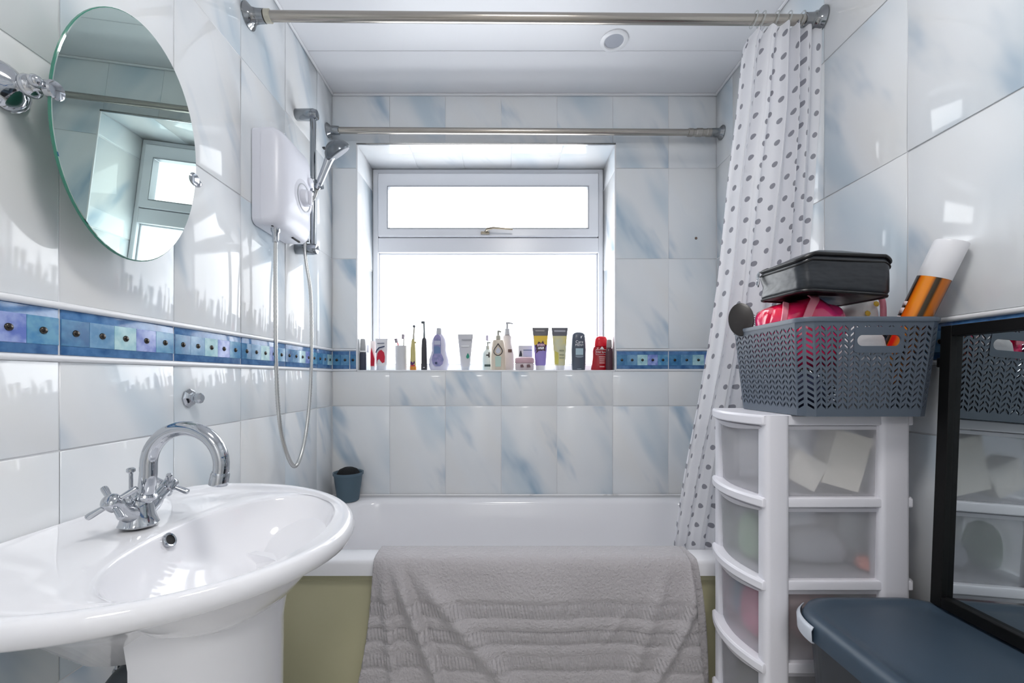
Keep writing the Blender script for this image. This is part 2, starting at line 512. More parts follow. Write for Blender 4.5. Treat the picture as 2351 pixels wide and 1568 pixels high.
# blue border: tiles with five glass squares, each with a metal stud
M['border_a'] = mottle(P('border_blue', (62, 110, 162), 0.12), (48, 96, 148), (88, 134, 184), 40, 0.35, 0.65)
SQ = [((62, 112, 158), (84, 140, 180)), ((92, 142, 182), (120, 164, 198)), ((150, 196, 208), (188, 222, 226)),
      ((104, 124, 196), (156, 172, 222)), ((78, 136, 182), (112, 166, 196))]
for i, (c1, c2) in enumerate(SQ):
    M['sq%d' % i] = mottle(P('border_glass_%d' % i, c1, 0.1), c1, c2, 45, 0.4, 0.62)
M['stud'] = P('pewter_stud', (70, 66, 62), 0.25, 0.9)
sq_mesh, st_mesh = {}, None
def square_mesh(w, i):
    k = (round(w, 4), i)
    if k not in sq_mesh:
        h = 0.047
        V, F = loft([[(-w / 2, -h / 2, 0), (w / 2, -h / 2, 0), (w / 2, h / 2, 0), (-w / 2, h / 2, 0)],
                     [(-w / 2 + .0006, -h / 2 + .0006, 0.0011), (w / 2 - .0006, -h / 2 + .0006, 0.0011), (w / 2 - .0006, h / 2 - .0006, 0.0011), (-w / 2 + .0006, h / 2 - .0006, 0.0011)]], False, True)
        me = bpy.data.meshes.new('border_square'); me.from_pydata(V, [], F); me.update(); me.materials.append(M['sq%d' % i])
        sq_mesh[k] = me
    return sq_mesh[k]
V, F = lathe([(0, 0.0062), (0.0015, 0.0058), (0.003, 0.004), (0.0036, 0.001)], 12)
st_mesh = bpy.data.meshes.new('border_stud'); st_mesh.from_pydata(V, [], F); st_mesh.update(); smoothen(st_mesh); st_mesh.materials.append(M['stud'])
def border_run(wall, side, fixed, joints, detail=None):
    zc = (BORDER[0] + BORDER[1]) / 2; h = BORDER[1] - BORDER[0]
    for a, b in zip(joints[:-1], joints[1:]):
        w = b - a - 0.004
        if w < 0.01: continue
        c = (fixed, (a + b) / 2, Z(zc)) if side != 'back' else ((a + b) / 2, fixed, Z(zc))
        t = place('border_tile', tile_mesh(w, h, 'border_a'), wall, side, c)
        if detail and not (a >= detail[0] and b <= detail[1]): continue
        n = max(1, int(round(w / 0.049)))
        sw = w / n
        for k in range(n):
            idx = k if side != 'right' else k
            s = bpy.data.objects.new('border_square', square_mesh(sw, idx % 5)); COL.objects.link(s); s.parent = t
            s.location = (-w / 2 + sw * (k + 0.5), 0, 0)
            q = bpy.data.objects.new('border_stud', st_mesh); COL.objects.link(q); q.parent = t
            q.location = (-w / 2 + sw * (k + 0.5), 0, 0.0011)
border_run(wall_left, 'left', XL, jl, (0.2, 2.0))
border_run(wall_right, 'right', XR, jr, (0.4, 2.0))
border_run(wall_back, 'back', YB, [XL, -0.692, OP[0] - 0.004])
border_run(wall_back, 'back', YB, [OP[1] + 0.006, 0.738, XR])

# white pencil mouldings above and below the border
def pencil(name, wall, p0, p1, r, out):
    p0, p1 = Vector(p0), Vector(p1)
    return make(name, tube([p0, p1], r, 14), 'white_trim', wall)
for zc, r in ((0.1247, 0.0062), (0.0330, 0.0055)):
    pencil('pencil_moulding', wall_left, (XL, YF, Z(zc)), (XL, YB - 0.001, Z(zc)), r, 1)
    pencil('pencil_moulding', wall_right, (XR, YF, Z(zc)), (XR, YB - 0.001, Z(zc)), r, 1)
    for x0, x1 in ((XL, OP[0] - 0.004), (OP[1] + 0.004, XR)):
        pencil('pencil_moulding', wall_back, (x0, YB, Z(zc)), (x1, YB, Z(zc)), 0.004, 1)

# window reveal lining (tiles) and edge trims
REV = 0.222
yr0, yr1 = YB + T, YB + REV
w_ = OP[1] - OP[0]
nx = 5
for i in range(nx):
    x0, x1 = OP[0] + w_ * i / nx, OP[0] + w_ * (i + 1) / nx
    place('reveal_tile', tile_mesh(x1 - x0 - G, REV - 0.003, 'tile'), wall_back, 'top', ((x0 + x1) / 2, (yr0 + yr1) / 2, Z(OP[3])), 0.001)
    place('reveal_tile', tile_mesh(x1 - x0 - G, REV - 0.003, 'tile'), wall_back, 'sill', ((x0 + x1) / 2, (yr0 + yr1) / 2, Z(OP[2])), 0.0)
for z0, z1 in ((OP[2], 0.53), (0.533, 0.935), (0.938, OP[3])):
    place('reveal_tile', tile_mesh(REV - 0.003, z1 - z0 - 0.003, 'tile'), wall_back, 'left', (OP[0], (yr0 + yr1) / 2, Z((z0 + z1) / 2)), 0.002)
    place('reveal_tile', tile_mesh(REV - 0.003, z1 - z0 - 0.003, 'tile'), wall_back, 'right', (OP[1], (yr0 + yr1) / 2, Z((z0 + z1) / 2)), 0.002)
trim_1 = struct('trim_1', box(OP[0] - 0.004, OP[1] + 0.004, YB - 0.002, YB + 0.003, Z(OP[3]) - 0.002, Z(OP[3]) + 0.007), 'steel_trim', bevel=0.001)
trim_2 = struct('trim_2', box(OP[0] - 0.005, OP[0] + 0.002, YB - 0.002, YB + 0.003, Z(OP[2]) - 0.005, Z(OP[3])), 'white_trim', bevel=0.001)
trim_3 = struct('trim_3', box(OP[1] - 0.002, OP[1] + 0.005, YB - 0.002, YB + 0.003, Z(OP[2]) - 0.005, Z(OP[3])), 'white_trim', bevel=0.001)
trim_4 = struct('trim_4', box(OP[0] - 0.004, OP[1] + 0.004, YB - 0.002, YB + 0.003, Z(OP[2]) - 0.006, Z(OP[2]) + 0.001), 'white_trim', bevel=0.001)
# ceiling cladding strips and white edge beads
y = YB
while y > YF:
    y0 = max(YF, y - 0.25)
    make('cladding_strip', box(XL, XR, y0 + 0.0006, y - 0.0006, ZC, ZC + 0.004), 'ceil', ceiling, smooth=0, bevel=0.002, seg=1)
    y -= 0.25
trim_5 = struct('trim_5', box(XL, XR, YB - 0.010, YB, ZC - 0.009, ZC), 'white_trim', bevel=0.003)
trim_6 = struct('trim_6', box(XL, XL + 0.010, YF, YB - 0.010, ZC - 0.009, ZC), 'white_trim', bevel=0.003)
trim_7 = struct('trim_7', box(XR - 0.010, XR, YF, YB - 0.010, ZC - 0.009, ZC), 'white_trim', bevel=0.003)
for px, py in ((1598, 547), (1655, 536)):
    X_, Y_, Z_ = at(px, py, YB)
    if X_ < XR - 0.01:
        make('wall_plug', lathe([(0, 0.006), (0.001, 0.006), (0.0015, 0.003)], 10, (X_, YB - 0.0004, Z_), (0, -1, 0)), P('brown_plug', (120, 100, 90), 0.6), wall_back)

# ------------------------------------------------------------------ window
YW = 2.10
window_1 = bpy.data.objects.new('window_1', None); COL.objects.link(window_1)
window_1.location = (-0.08, YW, Z(OP[2])); window_1['kind'] = 'structure'
def frame_ring(name, ox0, ox1, oz0, oz1, ix0, ix1, iz0, iz1, y0, y1, mat, parent, bev=0.004):
    o = [(ox0, oz0), (ox1, oz0), (ox1, oz1), (ox0, oz1)]; i = [(ix0, iz0), (ix1, iz0), (ix1, iz1), (ix0, iz1)]
    V = [(p[0], y0, Z(p[1])) for p in o] + [(p[0], y0, Z(p[1])) for p in i] + [(p[0], y1, Z(p[1])) for p in o] + [(p[0], y1, Z(p[1])) for p in i]
    F = []
    for k in range(4):
        n = (k + 1) % 4
        F += [(k, n, n + 4, k + 4), (k + 8, k + 12, n + 12, n + 8), (k, k + 8, n + 8, n), (k + 4, n + 4, n + 12, k + 12)]
    return make(name, (V, F), mat, parent, smooth=0, bevel=bev)
def wx(px): return (px - 1157) * YW / FPX
def wz(py): return (867 - py) * YW / FPX
fx0, fx1, fz0, fz1 = OP[0] + 0.0006, OP[1] - 0.0006, OP[2] + 0.0006, OP[3] - 0.0006
lx0, lx1, lz1 = wx(868), wx(1370), wz(580)
outer = frame_ring('outer_frame', fx0, fx1, fz0, fz1, wx(868), wx(1374), wz(838), wz(398), YW, YW + 0.06, 'upvc', window_1)
make('transom', box(wx(868), wx(1374), YW - 0.002, YW + 0.055, lz1 + H, Z(wz(546))), 'upvc', window_1, smooth=0, bevel=0.004)
frame_ring('glazing_bead', wx(868), lx1 + 0.008, wz(838), lz1, wx(868) + 0.006, lx1, wz(838) + 0.008, lz1 - 0.008, YW + 0.018, YW + 0.05, 'upvc', window_1, 0.003)
sash = frame_ring('sash_frame', wx(869), wx(1373), wz(545), wz(400), wx(892), wx(1349), wz(526), wz(431), YW - 0.014, YW + 0.05, 'upvc', window_1, 0.006)
frame_ring('pane_gasket', wx(891), wx(1350), wz(527), wz(430), wx(892.5), wx(1348.5), wz(525.5), wz(431.8), YW - 0.0155, YW + 0.02, 'grey', sash, 0)
make('pane', box(wx(890), wx(1351), YW + 0.03, YW + 0.036, Z(wz(528)), Z(wz(429))), 'pane', window_1, smooth=0)
make('pane', box(wx(866), wx(1372), YW + 0.036, YW + 0.042, Z(wz(842)), Z(wz(578))), 'pane', window_1, smooth=0)
hx, hz = wx(1110), Z(wz(536))
hd = make('handle', join(tube([(hx - 0.012, YW - 0.018, hz - 0.003), (hx + 0.03, YW - 0.018, hz - 0.003)], 0.0075, 12),
    tube([(hx + 0.012, YW - 0.02, hz), (hx + 0.02, YW - 0.05, hz + 0.004), (hx + 0.05, YW - 0.056, hz + 0.008), (hx + 0.145, YW - 0.05, hz + 0.003)], [0.007, 0.007, 0.0055, 0.004], 10)),
    P('pewter_handle', (150, 142, 128), 0.25, 1.0), window_1)
# added unseen board behind the frame so that no light leaks in
make('light_stop', box(OP[0] - 0.02, OP[1] + 0.02, YW + 0.061, YW + 0.09, Z(OP[2]) - 0.05, Z(OP[3]) + 0.05), 'upvc', window_1, smooth=0)

# ------------------------------------------------------------------ door behind the camera, added hallway fill light
DY = YF - 0.105                                    # leaf opened back against the hallway side of the wall
door_1 = struct('door_1', box(-1.11, -0.36, DY - 0.045, DY - 0.002, 0.006, 1.985), 'door', bevel=0.003)
for x0, x1, z0, z1 in ((-1.02, -0.78, 0.2, 0.85), (-0.69, -0.45, 0.2, 0.85), (-1.02, -0.78, 1.05, 1.85), (-0.69, -0.45, 1.05, 1.85)):
    make('door_panel', box(x0, x1, DY - 0.052, DY - 0.045, z0, z1), 'door', door_1, smooth=0, bevel=0.005)
make('door_handle', tube(smooth_path([(-1.06, DY - 0.045, 1.0), (-1.06, DY - 0.095, 1.0), (-1.04, DY - 0.105, 1.0), (-0.95, DY - 0.105, 1.0)], 5), 0.009, 10), 'chrome', door_1)
t = thing('hallway_fill_light', 'added wide round opal fill light on the hallway ceiling', 'light', (0.03, -1.70, ZC - 0.06))  # added out of view to fill the lower room through the doorway
glb = P('hall_fill_opal', (240, 240, 236), 0.4)
glb.node_tree.nodes['Principled BSDF'].inputs['Emission Color'].default_value = (1.0, 0.985, 0.97, 1)
glb.node_tree.nodes['Principled BSDF'].inputs['Emission Strength'].default_value = HALL_FILL
make('fill_base_ring', lathe([(0, 0.365), (0.02, 0.365), (0.022, 0.35)], 32, (0.03, -1.70, ZC - 0.0005), (0, 0, -1)), 'white_trim', t)
make('fill_shade', lathe([(0.022, 0.348), (0.04, 0.34), (0.055, 0.28), (0.06, 0.15), (0.061, 0.01)], 24, (0.03, -1.70, ZC - 0.0005), (0, 0, -1)), glb, t)

# ------------------------------------------------------------------ ceiling downlight, added opal fill light
x, y = 0.415, 1.58
t = thing('downlight', 'round white recessed downlight in the ceiling above the bath', 'light', (x, y, ZC - 0.006))
make('bezel', lathe([(0, 0.052), (0.003, 0.052), (0.0058, 0.048), (0.006, 0.038), (0.003, 0.035), (0.0005, 0.035)], 36, (x, y, ZC - 0.0003), (0, 0, -1), False), 'white_trim', t)
make('lens', lathe([(0, 0.0352), (0.0015, 0.035), (0.002, 0.03)], 32, (x, y, ZC - 0.0003), (0, 0, -1)), P('downlight_lens', (176, 180, 190), 0.3), t)
x, y = 0.10, 0.30
t = thing('ceiling_fill_light', 'added round opal fill light on the ceiling over the middle of the room', 'light', (x, y, ZC - 0.06))  # added lamp above the frame, soft fill for the whole room
make('fill_base_ring', lathe([(0, 0.19), (0.02, 0.19), (0.022, 0.18)], 40, (x, y, ZC - 0.0003), (0, 0, -1)), 'white_trim', t)
opal = P('ceiling_fill_opal', (240, 240, 236), 0.4)
opal.node_tree.nodes['Principled BSDF'].inputs['Emission Color'].default_value = (1.0, 0.975, 0.95, 1)
opal.node_tree.nodes['Principled BSDF'].inputs['Emission Strength'].default_value = CEILING_FILL
make('fill_shade', lathe([(0.022, 0.178), (0.035, 0.176), (0.048, 0.155), (0.058, 0.11), (0.062, 0.05), (0.063, 0.005)], 20, (x, y, ZC - 0.0003), (0, 0, -1)), opal, t)

# ------------------------------------------------------------------ bath
BY0, BY1, BZ = 1.210, YB - 0.003, Z(-0.527)
bath = thing('bathtub', 'white acrylic bathtub with cream side panel under the window', 'bathtub', (0.09, 1.54, 0))
bx0, bx1 = XL + 0.002, XR - 0.002
def bring(x0, x1, y0, y1, r, z): return [(p[0], p[1], z) for p in rrect_pts(x0, x1, y0, y1, r, 10)]
ix0, ix1, iy0, iy1 = -0.665, 0.845, 1.300, 1.812
make('shell', loft([
    bring(bx0, bx1, BY0, BY1, 0.012, BZ - 0.045), bring(bx0, bx1, BY0, BY1, 0.012, BZ - 0.012),
    bring(bx0 + 0.003, bx1 - 0.003, BY0 + 0.003, BY1 - 0.002, 0.012, BZ - 0.004), bring(bx0 + 0.012, bx1 - 0.012, BY0 + 0.012, BY1 - 0.004, 0.014, BZ),
    bring(ix0 - 0.016, ix1 + 0.016, iy0 - 0.016, iy1 + 0.016, 0.15, BZ), bring(ix0 - 0.004, ix1 + 0.004, iy0 - 0.004, iy1 + 0.004, 0.15, BZ - 0.004),
    bring(ix0 + 0.004, ix1 - 0.004, iy0 + 0.004, iy1 - 0.004, 0.15, BZ - 0.02), bring(ix0 + 0.03, ix1 - 0.05, iy0 + 0.02, iy1 - 0.02, 0.15, BZ - 0.15),
    bring(ix0 + 0.06, ix1 - 0.12, iy0 + 0.04, iy1 - 0.04, 0.14, BZ - 0.30), bring(ix0 + 0.09, ix1 - 0.17, iy0 + 0.07, iy1 - 0.07, 0.12, BZ - 0.36),
    bring(ix0 + 0.14, ix1 - 0.22, iy0 + 0.11, iy1 - 0.11, 0.10, BZ - 0.38)], False, True), 'acrylic', bath, smooth=60)
make('side_panel', box(bx0, bx1, BY0 + 0.018, BY0 + 0.028, 0.0, BZ - 0.046), 'panel', bath, smooth=0, bevel=0.004)
make('panel_top_edge', box(bx0, bx1, BY0 + 0.013, BY0 + 0.020, BZ - 0.066, BZ - 0.047), 'panel', bath, smooth=0, bevel=0.004)
sm = mottle(P('sealant', (232, 232, 234), 0.4), (60, 56, 52), (234, 234, 236), 7, 0.30, 0.40, 4)
make('sealant_bead', tube([(bx0 + 0.003, YB - 0.0045, BZ + 0.002), (bx1 - 0.003, YB - 0.0045, BZ + 0.002)], 0.004, 8), sm, bath)

# ------------------------------------------------------------------ washbasin
BX, BYC = -0.60, 0.712
basin = thing('washbasin', 'white ceramic pedestal washbasin on the left tiled wall', 'washbasin', (BX, BYC, 0))
NB = 72
def outline(k, z, dz_front=0.0):
    r = []
    for j in range(NB):
        a = 2 * math.pi * j / NB; c, s = math.cos(a), math.sin(a)
        if c >= 0: x = 0.33 * c; yy = 0.295 * s
        else:
            e = 4.0
            x = -0.168 * abs(c) ** (2 / e); yy = 0.295 * math.copysign(abs(s) ** (2 / e), s)
            t = min(1.0, abs(c) * 1.2)
        if c < 0:
            yy *= 1.0 - 0.05 * (abs(c)) ** 2
        X_ = BX + x * k; Y_ = BYC + yy * k
        X_ = max(X_, XL + 0.001)
        f = max(0.0, (X_ + 0.66) / 0.39)
        r.append((X_, Y_, Z(z - dz_front * f * f)))
    return r
def bowl(k, z, ex=0.0):
    cx_, a_, b_ = -0.444, 0.126, 0.218
    r = []
    for j in range(NB):
        a = 2 * math.pi * j / NB; c, s = math.cos(a), math.sin(a)
        X_ = cx_ + ex + a_ * k * math.copysign(abs(c) ** 0.95, c)
        f = max(0.0, (X_ + 0.66) / 0.39); g = max(0.0, min(1.0, (z + 0.33) / 0.07))
        r.append((X_, BYC + b_ * k * s, Z(z - 0.012 * f * f * g)))
    return r
def blend(A, B, t, z=None):
    return [tuple(p + (q - p) * t for p, q in zip(a, b)) for a, b in zip(A, B)]
o_in = outline(0.945, -0.2518, 0.012)
b_out = bowl(1.0, -0.259)
def deck(t, w):
    out = []
    for p in blend(o_in, b_out, t):
        f = max(0.0, min(1.0, (abs(p[1] - BYC) - 0.15) / 0.05))
        out.append((p[0], p[1], p[2] + 0.0012 * t - 0.0035 * w * f))
    return out
make('basin', loft([
    outline(0.30, -0.43), outline(0.50, -0.362), outline(0.68, -0.326), outline(0.82, -0.306, 0.003), outline(0.90, -0.2955, 0.006), outline(0.955, -0.2865, 0.010), outline(0.988, -0.279, 0.012),
    outline(1.0, -0.2705, 0.012), outline(0.999, -0.262, 0.012), outline(0.991, -0.2545, 0.012), outline(0.978, -0.2512, 0.012), outline(0.962, -0.2510, 0.012),
    o_in, deck(0.10, 0.0), deck(0.16, 0.0), deck(0.20, 1.0), deck(0.5, 1.0), deck(0.66, 1.0), deck(0.70, 0.0), deck(0.85, 0.0), bowl(1.04, -0.2582), bowl(1.015, -0.2592), bowl(1.0, -0.2615), bowl(0.985, -0.2665), bowl(0.95, -0.283), bowl(0.89, -0.308), bowl(0.78, -0.337, 0.004), bowl(0.58, -0.362, 0.008),
    bowl(0.32, -0.376, 0.01), bowl(0.1, -0.380, 0.01)], True, True), 'ceramic', basin, smooth=70)
# pedestal: a C-shaped column open to the wall
def ped(z, s):
    out_, in_ = [], []
    for j in range(25):
        a = R(-100 + 200 * j / 24)
        out_.append((-0.515 + 0.125 * s * math.cos(a), BYC + 0.112 * s * math.sin(a), z))
        in_.append((-0.515 + 0.110 * s * math.cos(a), BYC + 0.097 * s * math.sin(a), z))
    return out_ + list(reversed(in_))
make('pedestal', loft([ped(0.0, 1.12), ped(0.06, 1.06), ped(0.3, 1.0), ped(Z(-0.42), 1.03), ped(Z(-0.345), 1.12)]), 'ceramic', basin, smooth=50)
ov = Vector((-0.5640, BYC - 0.005, Z(-0.2740)))
ovn = Vector((0.9, 0, 0.45)).normalized()
make('overflow_ring', lathe([(-0.004, 0.012), (0.002, 0.0125), (0.003, 0.011), (0.0025, 0.0085), (-0.002, 0.0085)], 22, ov, ovn), 'chrome', basin)
make('overflow_hole', lathe([(0.0, 0.0088), (0.0012, 0.0085)], 18, ov, ovn), 'dark', basin)
make('waste', lathe([(0, 0.03), (0.003, 0.03), (0.005, 0.024), (0.006, 0.0)], 24, (-0.427, BYC, Z(-0.382))), 'chrome', basin)

trap = thing('drain_pipe', 'dark grey drain pipe under the washbasin behind the pedestal', 'pipe', (-0.62, 0.70, Z(-0.6)))
make('trap_bend', tube(smooth_path([(-0.50, 0.72, Z(-0.55)), (-0.53, 0.715, Z(-0.495)), (-0.585, 0.70, Z(-0.48)), (-0.635, 0.69, Z(-0.52)), (-0.65, 0.685, Z(-0.62)), (-0.65, 0.685, 0.001)], 8), 0.026, 18), 'rubber', trap)
make('collar', lathe([(0, 0.030), (0.004, 0.033), (0.03, 0.033), (0.034, 0.030)], 20, (-0.638, 0.689, Z(-0.56)), (-0.15, 0, -1)), 'rubber', trap)
pipe2 = thing('supply_pipe', 'thin chrome water supply pipe under the washbasin', 'pipe', (-0.70, 0.73, Z(-0.45)))
make('riser', tube([(-0.675, 0.735, Z(-0.40)), (-0.675, 0.735, Z(-0.60)), (-0.675, 0.735, 0.001)], 0.0055, 12), 'chrome', pipe2)
make('nut', lathe([(0, 0.009), (0.02, 0.009)], 6, (-0.675, 0.735, Z(-0.53))), 'chrome', pipe2)

# ------------------------------------------------------------------ basin mixer tap
TX, TY, TZ = -0.627, 0.720, Z(-0.2530)
tap = thing('basin_tap', 'chrome swan neck mixer tap with cross handles on the washbasin', 'tap', (TX, TY, TZ))
make('body', lathe([(0, 0.026), (0.003, 0.0285), (0.006, 0.027), (0.018, 0.0235), (0.034, 0.021), (0.046, 0.019), (0.05, 0.0165)], 32, (TX, TY, TZ)), 'chrome', tap)
NX = TX + 0.017
neck = [(TX + 0.006, TY, TZ + 0.034), (NX - 0.003, TY, TZ + 0.06), (NX, TY, TZ + 0.09)]
rc = 0.0625; cz_ = TZ + 0.1035
for j in range(0, 23):
    a = R(180 - j * 195 / 22)
    neck.append((NX + rc + rc * math.cos(a), TY, cz_ + rc * math.sin(a)))
make('spout', tube(neck, [0.0125] * len(neck), 18), 'chrome', tap)
e = Vector(neck[-1]); dv = (Vector(neck[-1]) - Vector(neck[-2])).normalized()
make('aerator', lathe([(-0.004, 0.0130), (0.0, 0.0145), (0.018, 0.0145), (0.019, 0.0125), (0.016, 0.010)], 24, e, dv), 'chrome', tap)
make('collar', lathe([(0, 0.0165), (0.003, 0.018), (0.007, 0.018), (0.01, 0.015)], 24, (TX + 0.0095, TY, TZ + 0.046), (0.25, 0, 1)), 'chrome', tap)
for sgn in (-1, 1):
    ax = Vector((0.12, sgn * 0.78, 0.60)).normalized()
    o0 = Vector((TX, TY + sgn * 0.008, TZ + 0.018))
    v_ = make('valve', lathe([(0, 0.0155), (0.02, 0.0145), (0.030, 0.0125), (0.034, 0.0105), (0.050, 0.0105), (0.052, 0.013), (0.068, 0.013), (0.072, 0.010), (0.074, 0.004)], 22, o0, ax), 'chrome', tap)
    hub = o0 + ax * 0.061
    u = ax.cross(Vector((1, 0, 0.2))).normalized(); w2 = ax.cross(u).normalized()
    ca, sa = math.cos(R(38)), math.sin(R(38))
    u, w2 = u * ca + w2 * sa, w2 * ca - u * sa
    for d_ in (u, -u, w2, -w2):
        make('cross_arm', tube([hub + d_ * 0.008, hub + d_ * 0.012, hub + d_ * 0.030, hub + d_ * 0.034, hub + d_ * 0.0355], [0.0045, 0.0042, 0.0052, 0.0048, 0.003], 12), 'chrome', v_)
make('pop_up_rod', join(tube([(TX - 0.024, TY + 0.012, TZ + 0.015), (TX - 0.024, TY + 0.012, TZ + 0.088)], 0.003, 10),
     lathe([(0, 0.003), (0.003, 0.0065), (0.008, 0.0065), (0.010, 0.004)], 14, (TX - 0.024, TY + 0.012, TZ + 0.086))), 'chrome', tap)

# ------------------------------------------------------------------ oval tilting mirror
mir = thing('oval_mirror', 'frameless oval tilting mirror on chrome wall brackets, left wall', 'mirror', (-0.700, 0.8004, Z(0.448)))
til = R(-3.75)
def ell(a_, b_, off, n=72):
    r = []
    for j in range(n):
        t = 2 * math.pi * j / n
        yy = a_ * math.cos(t); w = b_ * math.sin(t)
        r.append((-w * math.sin(til) + off * math.cos(til), yy, w * math.cos(til) + off * math.sin(til)))
    return r
glass = make('mirror_glass', loft([ell(0.1515, 0.222, 0.0), ell(0.1505, 0.221, 0.0008)], False, True), 'mirror', mir, smooth=20, local=True)
make('glass_edge', loft([ell(0.1505, 0.221, -0.005), ell(0.1525, 0.2232, -0.0045), ell(0.1525, 0.2232, -0.0008), ell(0.1515, 0.222, 0.0)], True, False), 'mirror_edge', mir, smooth=50, local=True)
for s_ in (-1, 1):
    Yp = 0.8004 + s_ * 0.1525
    pv = Vector((-0.700, Yp, Z(0.448)))
    wl = Vector((XL, Yp + s_ * 0.004, Z(0.448)))
    br = make('bracket', join(
        lathe([(0.0005, 0.034), (0.004, 0.036), (0.010, 0.033), (0.016, 0.027), (0.022, 0.019), (0.026, 0.0125), (0.029, 0.010), (0.031, 0.011), (0.036, 0.0155), (0.041, 0.017), (0.046, 0.0155), (0.050, 0.011), (0.053, 0.0085), (0.060, 0.008)], 22, wl, (1, -s_ * 0.03, 0)),
        lathe([(-0.006, 0.004), (-0.003, 0.0075), (0.003, 0.0095), (0.009, 0.0085), (0.013, 0.004)], 16, pv + Vector((-0.008, s_ * 0.010, 0)), (0, s_, 0))), 'chrome', mir, smooth=45)
    make('clip', lathe([(-0.008, 0.013), (-0.0075, 0.0145), (0.0012, 0.0145), (0.0035, 0.0125), (0.0045, 0.006)], 22, pv - Vector((0, s_ * 0.006, 0)), (math.cos(til), 0, math.sin(til))), 'chrome', mir)

# small wall knob
hk = thing('wall_hook', 'small chrome rosette hook on the tiles above the tap', 'hook', (XL, 1.024, Z(-0.05)))
make('rosette', lathe([(0, 0.022), (0.004, 0.023), (0.008, 0.018), (0.012, 0.010), (0.018, 0.009)], 8, (XL, 1.024, Z(-0.05)), (1, 0, 0)), 'chrome', hk, smooth=20)
make('knob', lathe([(0.016, 0.008), (0.022, 0.013), (0.030, 0.013), (0.034, 0.008)], 10, (XL, 1.024, Z(-0.05)), (1, 0, 0)), 'chrome', hk, smooth=20)

# ------------------------------------------------------------------ electric shower
SX0, SX1, SY0, SY1, SZ0, SZ1 = XL + 0.001, XL + 0.096, 1.274, 1.492, Z(0.468), Z(0.772)
sh = thing('electric_shower', 'white electric shower heater box on the left wall', 'shower', (XL, 1.383, SZ0))
def srect(x, inset, r):
    y0, y1, z0, z1 = SY0 + inset, SY1 - inset, SZ0 + inset, SZ1 - inset
    pts = []
    for cy, cz, a0, rr in ((y1 - r, z0 + r, -90, r), (y1 - r, z1 - r, 0, r), (y0 + r, z1 - r, 90, r), (y0 + r, z0 + r, 180, r)):
        for i in range(9):
            a = R(a0 + 90 * i / 8); pts.append((x, cy + rr * math.cos(a), cz + rr * math.sin(a)))
    return pts
def sface(x, inset, r, bulge):
    return [(p[0] + bulge * (1 - ((p[1] - (SY0 + SY1) / 2) / 0.11) ** 2 * 0.6 - ((p[2] - (SZ0 + SZ1) / 2) / 0.16) ** 2 * 0.5), p[1], p[2]) for p in srect(x, inset, r)]
make('back_case', loft([srect(SX0, 0.006, 0.02), srect(SX0 + 0.002, 0.002, 0.022), srect(SX0 + 0.028, 0.002, 0.022)], False, True), 'plastic_white', sh, smooth=40)
make('front_case', loft([srect(SX0 + 0.0292, 0.0, 0.024), srect(SX0 + 0.06, 0.0, 0.026), sface(SX0 + 0.076, 0.007, 0.03, 0.008), sface(SX0 + 0.084, 0.02, 0.035, 0.012), sface(SX0 + 0.087, 0.045, 0.04, 0.013), sface(SX0 + 0.088, 0.08, 0.02, 0.013)], True, True), 'plastic_white', sh, smooth=60)
dz = Z(0.60); dy = 1.402; fxs = SX0 + 0.098
make('dial_plate', lathe([(-0.012, 0.062), (0.0, 0.061), (0.003, 0.057), (0.0035, 0.03)], 44, (fxs, dy, dz), (1, 0, 0)), 'plastic_white', sh)
dial = make('dial', lathe([(0, 0.028), (0.010, 0.027), (0.016, 0.024), (0.018, 0.018)], 36, (fxs + 0.003, dy, dz), (1, 0, 0)), 'plastic_white', sh)
make('dial_grip', box(fxs + 0.018, fxs + 0.030, dy - 0.006, dy + 0.006, dz - 0.024, dz + 0.024), 'plastic_white', dial, smooth=0, bevel=0.004)
make('dial_ring', lathe([(0.002, 0.046), (0.0045, 0.0455), (0.0045, 0.0425), (0.002, 0.042)], 40, (fxs, dy, dz), (1, 0, 0)), 'grey', sh)
make('power_button', lathe([(0, 0.017), (0.008, 0.016), (0.010, 0.012)], 24, (fxs - 0.004, 1.455, Z(0.675)), (1, 0, 0)), 'plastic_white', sh)
make('indicator', lathe([(0, 0.004), (0.003, 0.0035)], 12, (fxs - 0.006, 1.335, Z(0.705)), (1, 0, 0)), 'grey', sh)
make('inlet_screw', lathe([(0, 0.004), (0.002, 0.004)], 12, (XL + 0.055, 1.296, SZ0 + 0.002), (0, 0, -1)), 'dark', sh)
make('drain_slot', box(XL + 0.06, XL + 0.066, 1.40, 1.45, SZ0 - 0.002, SZ0 + 0.002), 'dark', sh, smooth=0)
make('hose_outlet', lathe([(0, 0.014), (0.012, 0.013), (0.016, 0.010), (0.045, 0.0095)], 20, (-0.72, 1.322, SZ0 + 0.003), (0, 0, -1)), 'chrome', sh)

